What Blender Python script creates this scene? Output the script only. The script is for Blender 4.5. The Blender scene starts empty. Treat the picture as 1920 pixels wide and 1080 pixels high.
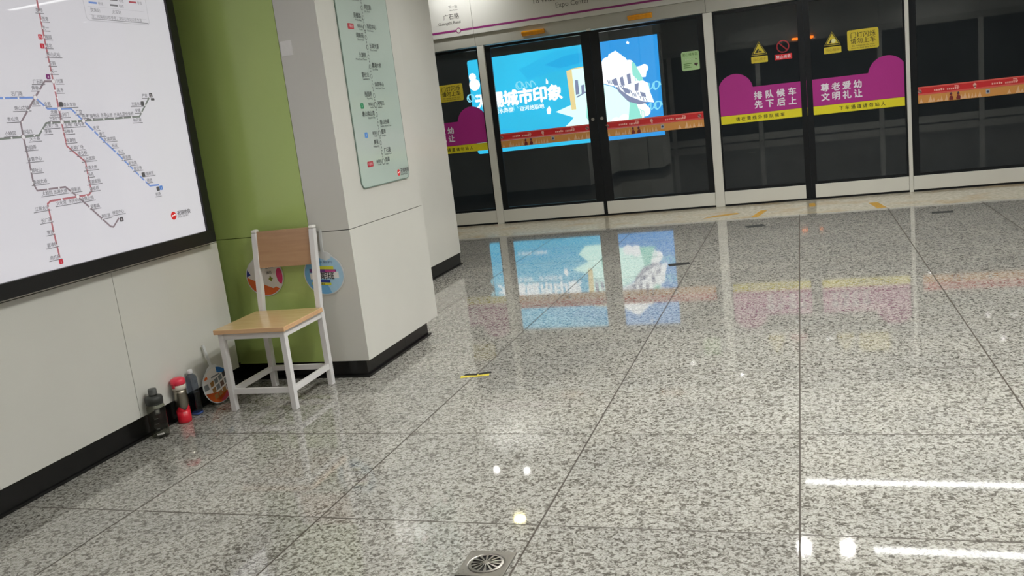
import bpy, bmesh, math, random
from mathutils import Vector, Matrix
random.seed(7)
SC = bpy.context.scene
COL = SC.collection

# ------------------------------------------------------------------ camera, world, exposure
CAM_H = 1.31
cam_d = bpy.data.cameras.new('camera')
cam_d.sensor_width = 36.0
cam_d.lens = 36.0 * 1668.227 / 1920.0
cam = bpy.data.objects.new('camera', cam_d)
COL.objects.link(cam)
SC.camera = cam
YAW, PIT, ROL = -0.32968327, 0.19346332, -0.1187255

def _rot():
    a, b, c = YAW, PIT, ROL
    Rz = lambda t: Matrix(((math.cos(t), -math.sin(t), 0), (math.sin(t), math.cos(t), 0), (0, 0, 1)))
    Rx = Matrix(((1, 0, 0), (0, math.cos(b), -math.sin(b)), (0, math.sin(b), math.cos(b))))
    B = Matrix(((1, 0, 0), (0, 0, -1), (0, 1, 0)))
    return Rz(c) @ Rx @ B @ Rz(a)
_R = _rot()
_m = Matrix((_R[0], -_R[1], -_R[2])).transposed().to_4x4()
_m.translation = Vector((0, 0, CAM_H))
cam.matrix_world = _m

w = bpy.data.worlds.new('station_air')
SC.world = w
w.use_nodes = True
w.node_tree.nodes['Background'].inputs[0].default_value = (0.8, 0.82, 0.85, 1)
w.node_tree.nodes['Background'].inputs[1].default_value = 0.05
SC.view_settings.view_transform = 'Standard'
SC.view_settings.look = 'None'
SC.view_settings.exposure = 0.3
SC.view_settings.gamma = 1.0
SC.view_settings.use_curve_mapping = False
SC.cycles.caustics_reflective = False
SC.cycles.caustics_refractive = False
SC.cycles.max_bounces = 10
SC.cycles.transparent_max_bounces = 16
SC.cycles.use_denoising = True
SC.cycles.sample_clamp_indirect = 30.0

DOWNLIGHT_L = 760.0
LINEAR_L = 6.0

# ------------------------------------------------------------------ materials
def lin(c):
    f = lambda v: v / 12.92 if v <= 0.04045 else ((v + 0.055) / 1.055) ** 2.4
    return tuple(f(v / 255.0) for v in c)

class NT:
    def __init__(self, name):
        self.m = bpy.data.materials.new(name)
        self.m.use_nodes = True
        self.t = self.m.node_tree
        self.t.nodes.clear()
        self.out = self.n('ShaderNodeOutputMaterial')
    def n(self, typ, **kw):
        nd = self.t.nodes.new(typ)
        for k, v in kw.items():
            if hasattr(nd, k): setattr(nd, k, v)
        return nd
    def l(self, a, b): self.t.links.new(a, b)
    def math(self, op, a, b=None, c=None):
        nd = self.n('ShaderNodeMath', operation=op)
        for i, v in enumerate((a, b, c)):
            if v is None: continue
            if hasattr(v, 'links'): self.l(v, nd.inputs[i])
            else: nd.inputs[i].default_value = v
        return nd.outputs[0]
    def noise(self, scale, detail=2, vec=None, dist=0, rough=.5):
        nd = self.n('ShaderNodeTexNoise')
        nd.inputs['Scale'].default_value = scale
        nd.inputs['Detail'].default_value = detail
        nd.inputs['Distortion'].default_value = dist
        nd.inputs['Roughness'].default_value = rough
        if vec is not None: self.l(vec, nd.inputs['Vector'])
        return nd.outputs['Fac']
    def ramp(self, fac, stops):
        nd = self.n('ShaderNodeValToRGB')
        el = nd.color_ramp.elements
        while len(el) < len(stops): el.new(0.5)
        for e, (p, c) in zip(el, stops):
            e.position = p
            e.color = (*c, 1) if len(c) == 3 else c
        self.l(fac, nd.inputs[0])
        return nd.outputs[0]
    def mix(self, fac, a, b, blend='MIX'):
        nd = self.n('ShaderNodeMix', data_type='RGBA', blend_type=blend)
        for i, v in ((0, fac), (6, a), (7, b)):
            if hasattr(v, 'links'): self.l(v, nd.inputs[i])
            else: nd.inputs[i].default_value = (*v, 1) if isinstance(v, tuple) else v
        return nd.outputs[2]
    def pos(self):
        return self.n('ShaderNodeNewGeometry').outputs['Position']
    def obj(self):
        return self.n('ShaderNodeTexCoord').outputs['Object']
    def bsdf(self, **kw):
        b = self.n('ShaderNodeBsdfPrincipled')
        for k, v in kw.items():
            k = k.replace('_', ' ')
            if hasattr(v, 'links'): self.l(v, b.inputs[k])
            elif isinstance(v, tuple): b.inputs[k].default_value = (*v, 1)
            else: b.inputs[k].default_value = v
        self.l(b.outputs[0], self.out.inputs[0])
        return b

MATS = {}
def plain(name, srgb, rough=.5, metal=0.0, var=.04, scale=18, coat=0.0, spec=.5):
    """a procedural surface: a base colour with a faint cloudy variation and rough variation"""
    if name in MATS: return MATS[name]
    t = NT(name)
    c = lin(srgb)
    fac = t.noise(scale, 3, t.obj())
    lo = tuple(v * (1 - var) for v in c); hi = tuple(min(1, v * (1 + var)) for v in c)
    colr = t.ramp(fac, [(.3, lo), (.7, hi)])
    t.bsdf(Base_Color=colr, Roughness=rough, Metallic=metal, Coat_Weight=coat, Specular_IOR_Level=spec)
    MATS[name] = t.m
    return t.m

def ink(name, srgb, rough=.45): return plain(name, srgb, rough, var=.02, scale=60)

def glow(name, srgb, strength, var=.0):
    if name in MATS: return MATS[name]
    t = NT(name)
    e = t.n('ShaderNodeEmission')
    c = lin(srgb)
    if var:
        fac = t.noise(1.3, 2, t.obj())
        col = t.ramp(fac, [(.35, tuple(v * (1 - var) for v in c)), (.65, c)])
        t.l(col, e.inputs[0])
    else: e.inputs[0].default_value = (*c, 1)
    e.inputs[1].default_value = strength
    t.l(e.outputs[0], t.out.inputs[0])
    MATS[name] = t.m
    return t.m

def lit_sheet(name, srgb, base, strength, rough=.006):
    """a back-lit printed sheet: takes room light, gives off some of its own"""
    t = NT(name)
    c = lin(srgb)
    fac = t.noise(1.2, 2, t.obj())
    colr = t.ramp(fac, [(.3, tuple(v * .97 for v in c)), (.7, c)])
    b = t.bsdf(Base_Color=tuple(v * base for v in c), Roughness=rough, Emission_Strength=strength)
    t.l(colr, b.inputs['Emission Color'])
    MATS[name] = t.m
    return t.m

def clear(name, tint, gloss_rough=.02, f0=.04, boost=1.0, haze=0.0):
    """clear pane or bottle wall: transparent seen straight, mirror-like at grazing angles"""
    if name in MATS: return MATS[name]
    t = NT(name)
    lw = t.n('ShaderNodeLayerWeight'); lw.inputs[0].default_value = .5
    f5 = t.math('POWER', lw.outputs['Facing'], 5.0)
    fac = t.math('MULTIPLY_ADD', f5, (1 - f0), f0)
    tr = t.n('ShaderNodeBsdfTransparent'); tr.inputs[0].default_value = (*tint, 1)
    gl = t.n('ShaderNodeBsdfGlossy'); gl.inputs['Roughness'].default_value = gloss_rough
    gl.inputs[0].default_value = (boost, boost, boost, 1)
    mx = t.n('ShaderNodeMixShader')
    t.l(fac, mx.inputs[0]); t.l(tr.outputs[0], mx.inputs[1]); t.l(gl.outputs[0], mx.inputs[2])
    res = mx.outputs[0]
    if haze:                                        # even pale diffuse veil mixed in to brighten the dark panes
        df = t.n('ShaderNodeBsdfDiffuse'); df.inputs[0].default_value = (.50, .58, .64, 1)
        hz = t.n('ShaderNodeMixShader'); hz.inputs[0].default_value = haze
        t.l(res, hz.inputs[1]); t.l(df.outputs[0], hz.inputs[2]); res = hz.outputs[0]
    t.l(res, t.out.inputs[0])
    MATS[name] = t.m
    return t.m

def granite():
    t = NT('polished_granite')
    p = t.pos()
    sx = t.n('ShaderNodeSeparateXYZ'); t.l(p, sx.inputs[0])
    PX, PY, X0, Y0 = .804, .795, -.066, 2.528
    u = t.math('DIVIDE', t.math('SUBTRACT', sx.outputs[0], X0), PX)
    v = t.math('DIVIDE', t.math('SUBTRACT', sx.outputs[1], Y0), PY)
    fu, fv = t.math('FLOOR', u), t.math('FLOOR', v)
    cid = t.n('ShaderNodeCombineXYZ'); t.l(fu, cid.inputs[0]); t.l(fv, cid.inputs[1])
    wn = t.n('ShaderNodeTexWhiteNoise'); t.l(cid.outputs[0], wn.inputs[0])
    off = t.n('ShaderNodeVectorMath', operation='SCALE'); t.l(wn.outputs['Color'], off.inputs[0]); off.inputs['Scale'].default_value = 40
    vec = t.n('ShaderNodeVectorMath', operation='ADD'); t.l(p, vec.inputs[0]); t.l(off.outputs[0], vec.inputs[1])
    vv = vec.outputs[0]
    n1 = t.noise(64, 2.5, vv, .9, .55)
    n2 = t.noise(150, 2, vv, .2)
    n3 = t.noise(3.0, 2, vv)
    blot = t.ramp(n1, [(.33, (.118, .112, .098)), (.42, (.195, .187, .168)), (.50, (.385, .38, .35)), (.62, (.465, .462, .432))])
    grain = t.ramp(n2, [(.36, (.62, .60, .57)), (.52, (1, 1, 1)), (.72, (1.0, .965, .93))])
    base = t.mix(1.0, blot, grain, 'MULTIPLY')
    cloud = t.ramp(n3, [(.3, (.93, .93, .93)), (.7, (1.05, 1.04, 1.02))])
    base = t.mix(1.0, base, cloud, 'MULTIPLY')
    val = t.math('MULTIPLY_ADD', wn.outputs['Value'], .10, .95)
    cv = t.n('ShaderNodeCombineXYZ')
    for i in range(3): t.l(val, cv.inputs[i])
    base = t.mix(1.0, base, cv.outputs[0], 'MULTIPLY')
    # joints between the slabs
    du = t.math('MULTIPLY', t.math('SUBTRACT', .5, t.math('ABSOLUTE', t.math('SUBTRACT', t.math('FRACT', u), .5))), PX)
    dv = t.math('MULTIPLY', t.math('SUBTRACT', .5, t.math('ABSOLUTE', t.math('SUBTRACT', t.math('FRACT', v), .5))), PY)
    lu = t.math('LESS_THAN', du, .0033); lv = t.math('LESS_THAN', dv, .0034)
    line = t.math('MAXIMUM', t.math('MULTIPLY', lu, .92), t.math('MULTIPLY', lv, .85))
    base = t.mix(line, base, (.06, .05, .04))
    rgh = t.math('MULTIPLY_ADD', line, .4, .035)
    spc = t.math('MULTIPLY_ADD', line, -.6, .62)
    t.bsdf(Base_Color=base, Roughness=rgh, IOR=1.6, Specular_IOR_Level=spc)
    return t.m

def stone_strip():
    t = NT('cream_threshold_stone')
    p = t.pos()
    n = t.noise(26, 4, p, .4); n2 = t.noise(2.2, 3, p)
    c = t.ramp(n, [(.3, lin((166, 158, 138))), (.7, lin((204, 198, 180)))])
    c = t.mix(t.ramp(n2, [(.52, (0, 0, 0)), (.66, (.5, .5, .5))]), c, lin((176, 146, 96)))
    t.bsdf(Base_Color=c, Roughness=.16)
    return t.m

def wood(name, a, b, rough=.3, axis=0):
    t = NT(name)
    mp = t.n('ShaderNodeMapping'); t.l(t.obj(), mp.inputs[0])
    s = [60, 60, 60]; s[axis] = 4
    mp.inputs['Scale'].default_value = s
    n = t.noise(1.0, 4, mp.outputs[0], .6)
    n2 = t.noise(8, 2, t.obj())
    c = t.ramp(n, [(.3, lin(a)), (.7, lin(b))])
    c = t.mix(.15, c, t.ramp(n2, [(.3, lin(a)), (.7, lin(b))]))
    t.bsdf(Base_Color=c, Roughness=rough, Coat_Weight=.25, Coat_Roughness=.15)
    return t.m

def brushed(name, srgb, rough=.3):
    t = NT(name)
    mp = t.n('ShaderNodeMapping'); t.l(t.obj(), mp.inputs[0]); mp.inputs['Scale'].default_value = (300, 300, 6)
    n = t.noise(1, 2, mp.outputs[0])
    r = t.math('MULTIPLY_ADD', n, .15, rough - .07)
    t.bsdf(Base_Color=lin(srgb), Roughness=r, Metallic=1.0)
    return t.m

GRAN = granite(); CREAM = stone_strip()
PANEL = plain('white_enamel_panel', (211, 210, 203), .22, var=.02, scale=2)
GREEN = plain('green_enamel_panel', (180, 202, 118), .2, var=.02, scale=2)
SKIRT = plain('black_stone_skirting', (13, 13, 14), .25, var=.2, scale=30)
DARKGAP = plain('dark_gap', (30, 30, 30), .8)
CEIL = plain('ceiling_panels', (206, 206, 203), .6)
PSDW = plain('painted_door_metal', (212, 211, 204), .38, var=.02, scale=3)
HEADW = plain('white_header_panel', (206, 205, 200), .25, var=.015, scale=2)
HEADG = plain('grey_header_band', (176, 175, 167), .42, var=.02, scale=3)
BLKG = plain('black_glass_border', (22, 25, 28), .4, var=.1, spec=.25)
STEEL = brushed('brushed_steel', (168, 164, 158), .3)
PANE = clear('door_glass', (.90, .91, .92), .012, .042, haze=.016)
TUNNEL = plain('tunnel_concrete', (74, 79, 84), .85, var=.2, scale=1.5)
WHITEINK = ink('white_ink', (232, 226, 236)); BLACKINK = ink('black_ink', (42, 40, 30)); GREYINK = ink('dark_grey_ink', (96, 96, 98))
PURPLE = ink('purple_vinyl', (172, 40, 134)); YELLOW = ink('yellow_vinyl', (226, 214, 38)); YELLOW2 = ink('mustard_vinyl', (206, 186, 52))
RED = ink('red_vinyl', (208, 38, 44)); ORANGE = ink('orange_vinyl', (214, 150, 78)); PINKR = ink('pink_red_vinyl', (222, 96, 88))
PEACH = ink('peach_ink', (228, 186, 146)); DKRED = ink('maroon_ink', (122, 38, 40)); NAVY = ink('navy_ink', (52, 58, 92))
LIME = ink('pale_green_vinyl', (172, 206, 150)); LIMED = ink('leaf_green_ink', (92, 132, 66))
WPAINT = plain('white_powder_coat', (226, 224, 224), .36, var=.015, scale=20)
SEATW = wood('light_maple_seat', (206, 172, 118), (222, 192, 142), .22, 0)
BACKW = wood('beech_backrest', (172, 132, 98), (186, 148, 112), .4, 0)
EDGEW = wood('maple_edge_band', (216, 170, 124), (226, 184, 140), .4, 0)

# ------------------------------------------------------------------ mesh helpers
def link(name, bm_or_me, mats, parent=None, smooth=False):
    if isinstance(bm_or_me, bmesh.types.BMesh):
        me = bpy.data.meshes.new(name); bm_or_me.to_mesh(me); bm_or_me.free()
    else: me = bm_or_me
    for m in (mats if isinstance(mats, (list, tuple)) else [mats]): me.materials.append(m)
    if smooth:
        for p in me.polygons: p.use_smooth = True
    o = bpy.data.objects.new(name, me)
    COL.objects.link(o)
    if parent is not None: o.parent = parent
    return o

def tag(o, label, cat, group=None):
    o['label'] = label; o['category'] = cat
    if group: o['group'] = group
    return o
def thing(name, label, cat, loc=(0, 0, 0), rotz=0.0, group=None):
    o = bpy.data.objects.new(name, None); COL.objects.link(o)
    o.location = loc; o.rotation_euler = (0, 0, rotz); o.empty_display_size = .1
    return tag(o, label, cat, group)
def struct(o): o['kind'] = 'structure'; return o
def sthing(name, loc=(0, 0, 0)):
    o = bpy.data.objects.new(name, None); COL.objects.link(o); o.location = loc
    return struct(o)

def box(bm, x0, x1, y0, y1, z0, z1, bev=0.0, mi=0, seg=2):
    vs = [bm.verts.new(p) for p in ((x0, y0, z0), (x1, y0, z0), (x1, y1, z0), (x0, y1, z0), (x0, y0, z1), (x1, y0, z1), (x1, y1, z1), (x0, y1, z1))]
    fs = [bm.faces.new([vs[i] for i in f]) for f in ((3, 2, 1, 0), (4, 5, 6, 7), (0, 1, 5, 4), (1, 2, 6, 5), (2, 3, 7, 6), (3, 0, 4, 7))]
    for f in fs: f.material_index = mi
    if bev:
        es = list({e for f in fs for e in f.edges})
        r = bmesh.ops.bevel(bm, geom=es, offset=bev, segments=seg, affect='EDGES', profile=.5)
        for f in r['faces']: f.material_index = mi
    return fs
def boxes(name, mats, L, parent=None, bev=0.0):
    bm = bmesh.new()
    for b in L:
        mi = b[6] if len(b) > 6 else 0
        box(bm, *b[:6], bev=bev, mi=mi)
    return link(name, bm, mats, parent)

def lathe(bm, prof, seg=32, mi=0, sq=None, c=(0, 0, 0)):
    """turn a (r, z) profile round the z axis; sq = superellipse exponent for squarish sections"""
    rings = []
    for r, z in prof:
        ring = []
        for k in range(seg):
            a = 2 * math.pi * k / seg
            ca, sa = math.cos(a), math.sin(a)
            q = 1.0
            if sq: q = (abs(ca) ** sq + abs(sa) ** sq) ** (-1.0 / sq)
            ring.append(bm.verts.new((c[0] + r * q * ca, c[1] + r * q * sa, c[2] + z)))
        rings.append(ring)
    for a, b in zip(rings, rings[1:]):
        for k in range(seg):
            f = bm.faces.new((a[k], a[(k + 1) % seg], b[(k + 1) % seg], b[k])); f.material_index = mi; f.smooth = True
    for ring, rev in ((rings[0], True), (rings[-1], False)):
        f = bm.faces.new(ring[::-1] if rev else ring); f.material_index = mi

def sweep(bm, pts, hw, hd, mi=0):
    """rectangular bar along points in the yz plane of constant x: pts = [(x,y,z)], half width in x, half depth in y"""
    rings = []
    for x, y, z in pts:
        rings.append([bm.verts.new((x + sx * hw, y + sy * hd, z)) for sx, sy in ((-1, -1), (1, -1), (1, 1), (-1, 1))])
    for a, b in zip(rings, rings[1:]):
        for k in range(4): bm.faces.new((a[k], a[(k + 1) % 4], b[(k + 1) % 4], b[k]))
    bm.faces.new(rings[0][::-1]); bm.faces.new(rings[-1])

class Plane:
    """a printing plane: (a, b) along two axes, lift d along the normal"""
    def __init__(self, o, ax, bx, n): self.o, self.ax, self.bx, self.n = Vector(o), Vector(ax), Vector(bx), Vector(n)
    def __call__(self, a, b, d=0.0): return self.o + self.ax * a + self.bx * b + self.n * d

def slab(bm, pl, poly, d0, d1, mi=0):
    """solid prism of a polygon on a plane between two lifts"""
    ar = sum(poly[i][0] * poly[(i + 1) % len(poly)][1] - poly[(i + 1) % len(poly)][0] * poly[i][1] for i in range(len(poly)))
    if ar < 0: poly = poly[::-1]
    lo = [bm.verts.new(pl(a, b, d0)) for a, b in poly]; hi = [bm.verts.new(pl(a, b, d1)) for a, b in poly]
    n = len(poly)
    flip = pl.ax.cross(pl.bx).dot(pl.n) < 0
    def F(v): 
        f = bm.faces.new(v[::-1] if flip else v); f.material_index = mi
    F(hi); F(lo[::-1])
    for i in range(n): F([lo[i], lo[(i + 1) % n], hi[(i + 1) % n], hi[i]])

def flat(bm, pl, poly, d, mi=0):
    ar = sum(poly[i][0] * poly[(i + 1) % len(poly)][1] - poly[(i + 1) % len(poly)][0] * poly[i][1] for i in range(len(poly)))
    if ar < 0: poly = poly[::-1]
    f = bm.faces.new([bm.verts.new(pl(a, b, d)) for a, b in poly]); f.material_index = mi

def rect(a0, b0, a1, b1): return [(a0, b0), (a1, b0), (a1, b1), (a0, b1)]
def rrect(a0, b0, a1, b1, r, seg=5):
    out = []
    for cx, cy, s in ((a1 - r, b0 + r, -90), (a1 - r, b1 - r, 0), (a0 + r, b1 - r, 90), (a0 + r, b0 + r, 180)):
        for k in range(seg + 1):
            t = math.radians(s + 90.0 * k / seg); out.append((cx + r * math.cos(t), cy + r * math.sin(t)))
    return out
def disc(cx, cy, rx, ry=None, seg=28, a0=0, a1=360):
    ry = rx if ry is None else ry
    n = seg if a1 - a0 >= 360 else seg + 1
    return [(cx + rx * math.cos(math.radians(a0 + (a1 - a0) * k / seg)), cy + ry * math.sin(math.radians(a0 + (a1 - a0) * k / seg))) for k in range(n)]
def ribbon(bm, pl, pts, wd, d, mi=0):
    """a stroke of even width along a polyline"""
    P = [Vector(p) for p in pts]
    L, R = [], []
    for i, p in enumerate(P):
        t = ((P[min(i + 1, len(P) - 1)] - p).normalized() if i < len(P) - 1 else Vector((0, 0))) + ((p - P[i - 1]).normalized() if i else Vector((0, 0)))
        t = t.normalized() if t.length else Vector((1, 0))
        nn = Vector((-t.y, t.x))
        L.append(p + nn * wd / 2); R.append(p - nn * wd / 2)
    for i in range(len(P) - 1):
        f = bm.faces.new([bm.verts.new(pl(q.x, q.y, d)) for q in (R[i], R[i + 1], L[i + 1], L[i])]); f.material_index = mi

_TX = {}
def text(bm, pl, s, a, b, size, d, mi=0, align='LEFT', bold=0.0, sx=1.0, rot=0.0):
    """letters as flat shapes; (a, b) is the base line"""
    if bold:                                       # heavier strokes: the letters printed with a slight spread
        q = bold * size * .6
        for da, db, dd in ((-q, 0, .0), (q, 0, .00012), (0, q, .00024), (0, -q, .00036)): text(bm, pl, s, a + da, b + db, size, d + dd, mi, align, 0.0, sx, rot)
    key = (s, 0.0, align)
    if key not in _TX:
        c = bpy.data.curves.new('lettering', 'FONT'); c.body = s; c.align_x = align; c.resolution_u = 3
        o = bpy.data.objects.new('lettering', c)
        me = bpy.data.meshes.new_from_object(o)
        _TX[key] = ([tuple(v.co[:2]) for v in me.vertices], [tuple(p.vertices) for p in me.polygons])
        bpy.data.objects.remove(o); bpy.data.curves.remove(c); bpy.data.meshes.remove(me)
    V, Fc = _TX[key]
    cr, sr = math.cos(rot), math.sin(rot)
    vs = []
    for x, y in V:
        x, y = x * size * sx, y * size
        vs.append(bm.verts.new(pl(a + x * cr - y * sr, b + x * sr + y * cr, d)))
    for f in Fc:
        try:
            q = bm.faces.new([vs[i] for i in f]); q.material_index = mi
        except ValueError: pass

# ------------------------------------------------------------------ setting: floor, ceiling, far walls
YP = 10.205          # face of the platform screen doors
YB = -1.25           # face of the screen doors on the other side of the platform
HC = 3.1
def gridfloor():
    bm = bmesh.new(); box(bm, -9, 10, YB - .1, 9.16, -.12, 0); return bm
struct(link('floor', gridfloor(), GRAN))
struct(boxes('trim_threshold', CREAM, [(-9, 10, 9.16, YP + .13, -.12, 0.0)]))
struct(boxes('ceiling', CEIL, [(-9, 10, YB - .1, YP + .2, HC, HC + .1)]))
struct(boxes('wall_right', PANEL, [(10, 10.1, YB - .1, YP, 0, HC)]))
struct(boxes('wall_far_left', PANEL, [(-9.1, -9, YB - .1, YP, 0, HC)]))

# map wall on the left: enamel panels on a dark backing
XW = -3.015
jy = [YB + .02, .05, .85, 1.645, 2.438, 3.232, 4.025]
L = []
for a, b in zip(jy, jy[1:]):
    L.append((XW - .05, XW, a + .0015, b - .0015, .113, .812))
    L.append((XW - .05, XW, a + .0015, b - .0015, .815, HC))
L.append((XW - .10, XW - .052, YB + .02, 4.02, .05, HC, 1))
struct(boxes('wall_left', [PANEL, DARKGAP], L))
struct(boxes('baseboard_left', SKIRT, [(XW - .1, -3.036, YB + .02, 4.07, 0.0, .125), (XW - .1, -3.027, YB + .02, 4.075, 0.0, .012)]))

# green recess panel and the clad column beside it
YC, XC, XJ = 4.14, -2.273, -2.512
ZJ = .811
struct(boxes('wall_green', [GREEN, DARKGAP], [(-3.25, XJ - .0015, YC, YC + .05, .096, ZJ - .0018), (-3.25, XJ - .0015, YC, YC + .05, ZJ + .0018, HC),
                                            (-3.25, XJ, YC + .052, YC + .1, .05, HC, 1)]))
struct(boxes('wall_column', [PANEL, DARKGAP], [(XJ + .0015, XC, YC, 5.115, .096, ZJ - .0018), (XJ + .0015, XC, YC, 5.115, ZJ + .0018, HC),
                                             (-3.05, XJ - .01, YC + .11, 5.115, .096, HC), (XJ, XC - .012, YC + .012, 5.10, ZJ - .01, ZJ + .01, 1)]))
struct(boxes('baseboard_column', SKIRT, [(-3.25, -2.303, YC + .022, 4.66, 0, .11), (-3.05, -2.303, 4.662, 5.0, 0, .11),
                                        (-3.25, -2.288, YC + .004, 4.66, 0, .012), (-3.05, -2.288, 4.662, 5.016, 0, .012)]))
# wall behind the column, running on towards the screen doors
struct(boxes('wall_passage', [PANEL, DARKGAP], [(-3.12, XW, 5.118, 6.3, .118, HC), (-3.12, XW, 6.303, 7.49, .118, HC), (-6.2, -3.122, 7.38, 7.49, .118, HC),
                                              (-6.2, -6.1, 5.2, 7.38, 0, HC)]))
struct(boxes('baseboard_passage', SKIRT, [(-3.12, -3.032, 5.018, 7.505, 0, .125), (-3.12, -3.024, 5.018, 7.53, 0, .012), (-6.2, -3.12, 7.40, 7.505, 0, .125)]))

# ------------------------------------------------------------------ platform screen doors
FRONT = Plane((0, 0, 0), (1, 0, 0), (0, 0, 1), (0, -1, 0))
GY0, GY1 = YP + .030, YP + .040      # glass pane
GL = Plane((0, GY0, 0), (1, 0, 0), (0, 0, 1), (0, -1, 0))
DN = [0]
def leaf(x0, x1, kick0, kick1, stile_l, stile_r, kick_top=.166, knob=None):
    """one door leaf: clear pane, black glass borders, painted kick panel"""
    DN[0] += 1
    d = sthing('door_%d' % DN[0], ((x0 + x1) / 2, YP, 0))
    inv = Matrix.Translation((-(x0 + x1) / 2, -YP, 0))
    def put(o): o.data.transform(inv); o.parent = d; return o
    put(boxes('glass_pane', PANE, [(x0 + stile_l, x1 - stile_r, GY0, GY1, kick_top + .03, 2.075)]))
    for b in ((x0, x0 + stile_l - .001, GY0 - .004, GY1 + .012, .02, 2.106), (x1 - stile_r + .001, x1, GY0 - .004, GY1 + .012, .02, 2.106)): put(boxes('stile', BLKG, [b]))
    for b in ((x0 + stile_l, x1 - stile_r, GY0 - .002, GY1 + .01, 2.077, 2.106), (x0 + stile_l, x1 - stile_r, GY0 - .002, GY1 + .01, kick_top - .02, kick_top + .028)): put(boxes('rail', BLKG, [b]))
    put(boxes('kick_panel', PSDW, [(kick0, kick1, YP + .006, GY0 - .005, .022, kick_top)], bev=.002))
    if knob:
        bm = bmesh.new(); slab(bm, GL, disc(knob[0], knob[1], .018, seg=20), .004, .018)
        put(link('lock_knob', bm, STEEL))
    return d
def bay_sliding(ox):
    leaf(ox - 3.49, ox - 2.226, ox - 3.488, ox - 2.247, .07, .105, knob=(ox - 2.277, 1.124))
    leaf(ox - 2.224, ox - .96, ox - 2.202, ox - .962, .105, .07, knob=(ox - 2.171, 1.124))
def bay_emergency(ox):
    leaf(ox - .861, ox + .066, ox - .859, ox + .008, .02, .06)
    leaf(ox + .068, ox + 1.045, ox + .107, ox + 1.043, .06, .02)
bay_emergency(-4.62); bay_sliding(0); bay_emergency(0); bay_sliding(4.573); bay_emergency(4.62)
posts = [(-5.581, -5.481), (-3.574, -3.49), (-.96, -.861), (1.045, 1.083), (3.613, 3.759), (5.665, 5.76)]
for i, (a, b) in enumerate(posts):
    struct(boxes('trim_post_%d' % (i + 1), PSDW, [(a, b, YP - .004, YP + .12, 0, 2.114)], bev=.004))
struct(boxes('trim_sill', BLKG, [(-9, 10, YP + .012, YP + .11, .0, .02)]))
struct(boxes('wall_screen_end_left', BLKG, [(-9, -5.581, YP + .03, YP + .1, .02, 2.114)]))
struct(boxes('wall_screen_end_right', BLKG, [(5.76, 10, YP + .03, YP + .1, .02, 2.114)]))

# header: lower grey band and upper white sign panels
hd = sthing('trim_header', (0, YP, 0))
def H(o): o.data.transform(Matrix.Translation((0, -YP, 0))); o.parent = hd; return o
seams = [-9, -5.53, -3.584, -.925, 1.07, 3.69, 5.72, 10]
Lb, Lw = [], []
for a, b in zip(seams, seams[1:]):
    Lb.append((a + .002, b - .002, YP - .003, YP + .16, 2.118, 2.2565)); Lw.append((a + .002, b - .002, YP - .018, YP + .16, 2.2575, HC))
for b in Lb: H(boxes('grey_band', HEADG, [b], bev=.0015))
for b in Lw: H(boxes('sign_panel', HEADW, [b], bev=.0015))
HP = Plane((0, YP - .018, 0), (1, 0, 0), (0, 0, 1), (0, -1, 0))
PLINE = ink('purple_line_ink', (138, 38, 112))
bm = bmesh.new()
for a, b in ((-5.5, -3.588), (-3.580, -.93)): flat(bm, HP, rect(a, 2.312, b, 2.334), .0012)
H(link('route_line', bm, PLINE))
bm = bmesh.new(); flat(bm, HP, disc(-3.765, 2.322, .031), .0016, 0); flat(bm, HP, disc(-3.765, 2.322, .023), .0022, 1)
H(link('station_dot', bm, [PLINE, HEADW]))
bm = bmesh.new()
text(bm, HP, '广石路', -3.735, 2.463, .068, .0015, align='RIGHT'); text(bm, HP, 'Guangshi Road', -3.725, 2.405, .047, .0015, align='RIGHT')
text(bm, HP, '下一站', -3.745, 2.583, .038, .0015, align='RIGHT'); text(bm, HP, 'Next Station', -3.745, 2.553, .02, .0015, align='RIGHT')
text(bm, HP, 'To Wuxi Taihu International', -2.40, 2.487, .076, .0015, align='CENTER'); text(bm, HP, 'Expo Center', -2.375, 2.408, .076, .0015, align='CENTER')
text(bm, HP, '开往 无锡太湖国际博览中心', -2.40, 2.60, .13, .0015, align='CENTER')
H(link('lettering', bm, ink('header_ink', (88, 86, 84))))
bm = bmesh.new(); box(bm, -2.245, -2.195, YP - .022, YP + .01, 2.106, 2.130, .004)
H(link('lock_cover', bm, PSDW))

# wedge-shaped orange door lamps on the grey band
AMBER = plain('amber_lens', (240, 160, 20), .25, var=.08, scale=30)
def door_lamp(cx, label, mat, wdt=.27, yb=YP - .0035, sgn=-1):
    t = thing('door_lamp', label, 'lamp', (cx, yb, 2.15), 0, 'orange door lamps over the sliding doors')
    h = wdt / 2
    bm = bmesh.new()
    pr = [(0, 0), (.014, .001), (.045, .036), (.045, .046), (.036, .052), (0, .056)]
    sec = []
    for k, x in enumerate((-h, -h + .012, h - .012, h)):
        s = .86 if k in (0, 3) else 1
        sec.append([bm.verts.new((x, sgn * a * s, .028 + (b - .028) * s)) for a, b in pr])
    for a, b in zip(sec, sec[1:]):
        for i in range(len(pr)): bm.faces.new((a[i], a[(i + 1) % len(pr)], b[(i + 1) % len(pr)], b[i]))
    bm.faces.new(sec[0]); bm.faces.new(sec[-1][::-1])
    bmesh.ops.recalc_face_normals(bm, faces=bm.faces)
    link('lens', bm, mat, t)
    return t
door_lamp(-2.866, 'orange wedge door lamp on grey header band, left one above the left door leaf', AMBER)
door_lamp(-1.633, 'orange wedge door lamp on grey header band, right one above the right door leaf', AMBER)

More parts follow.
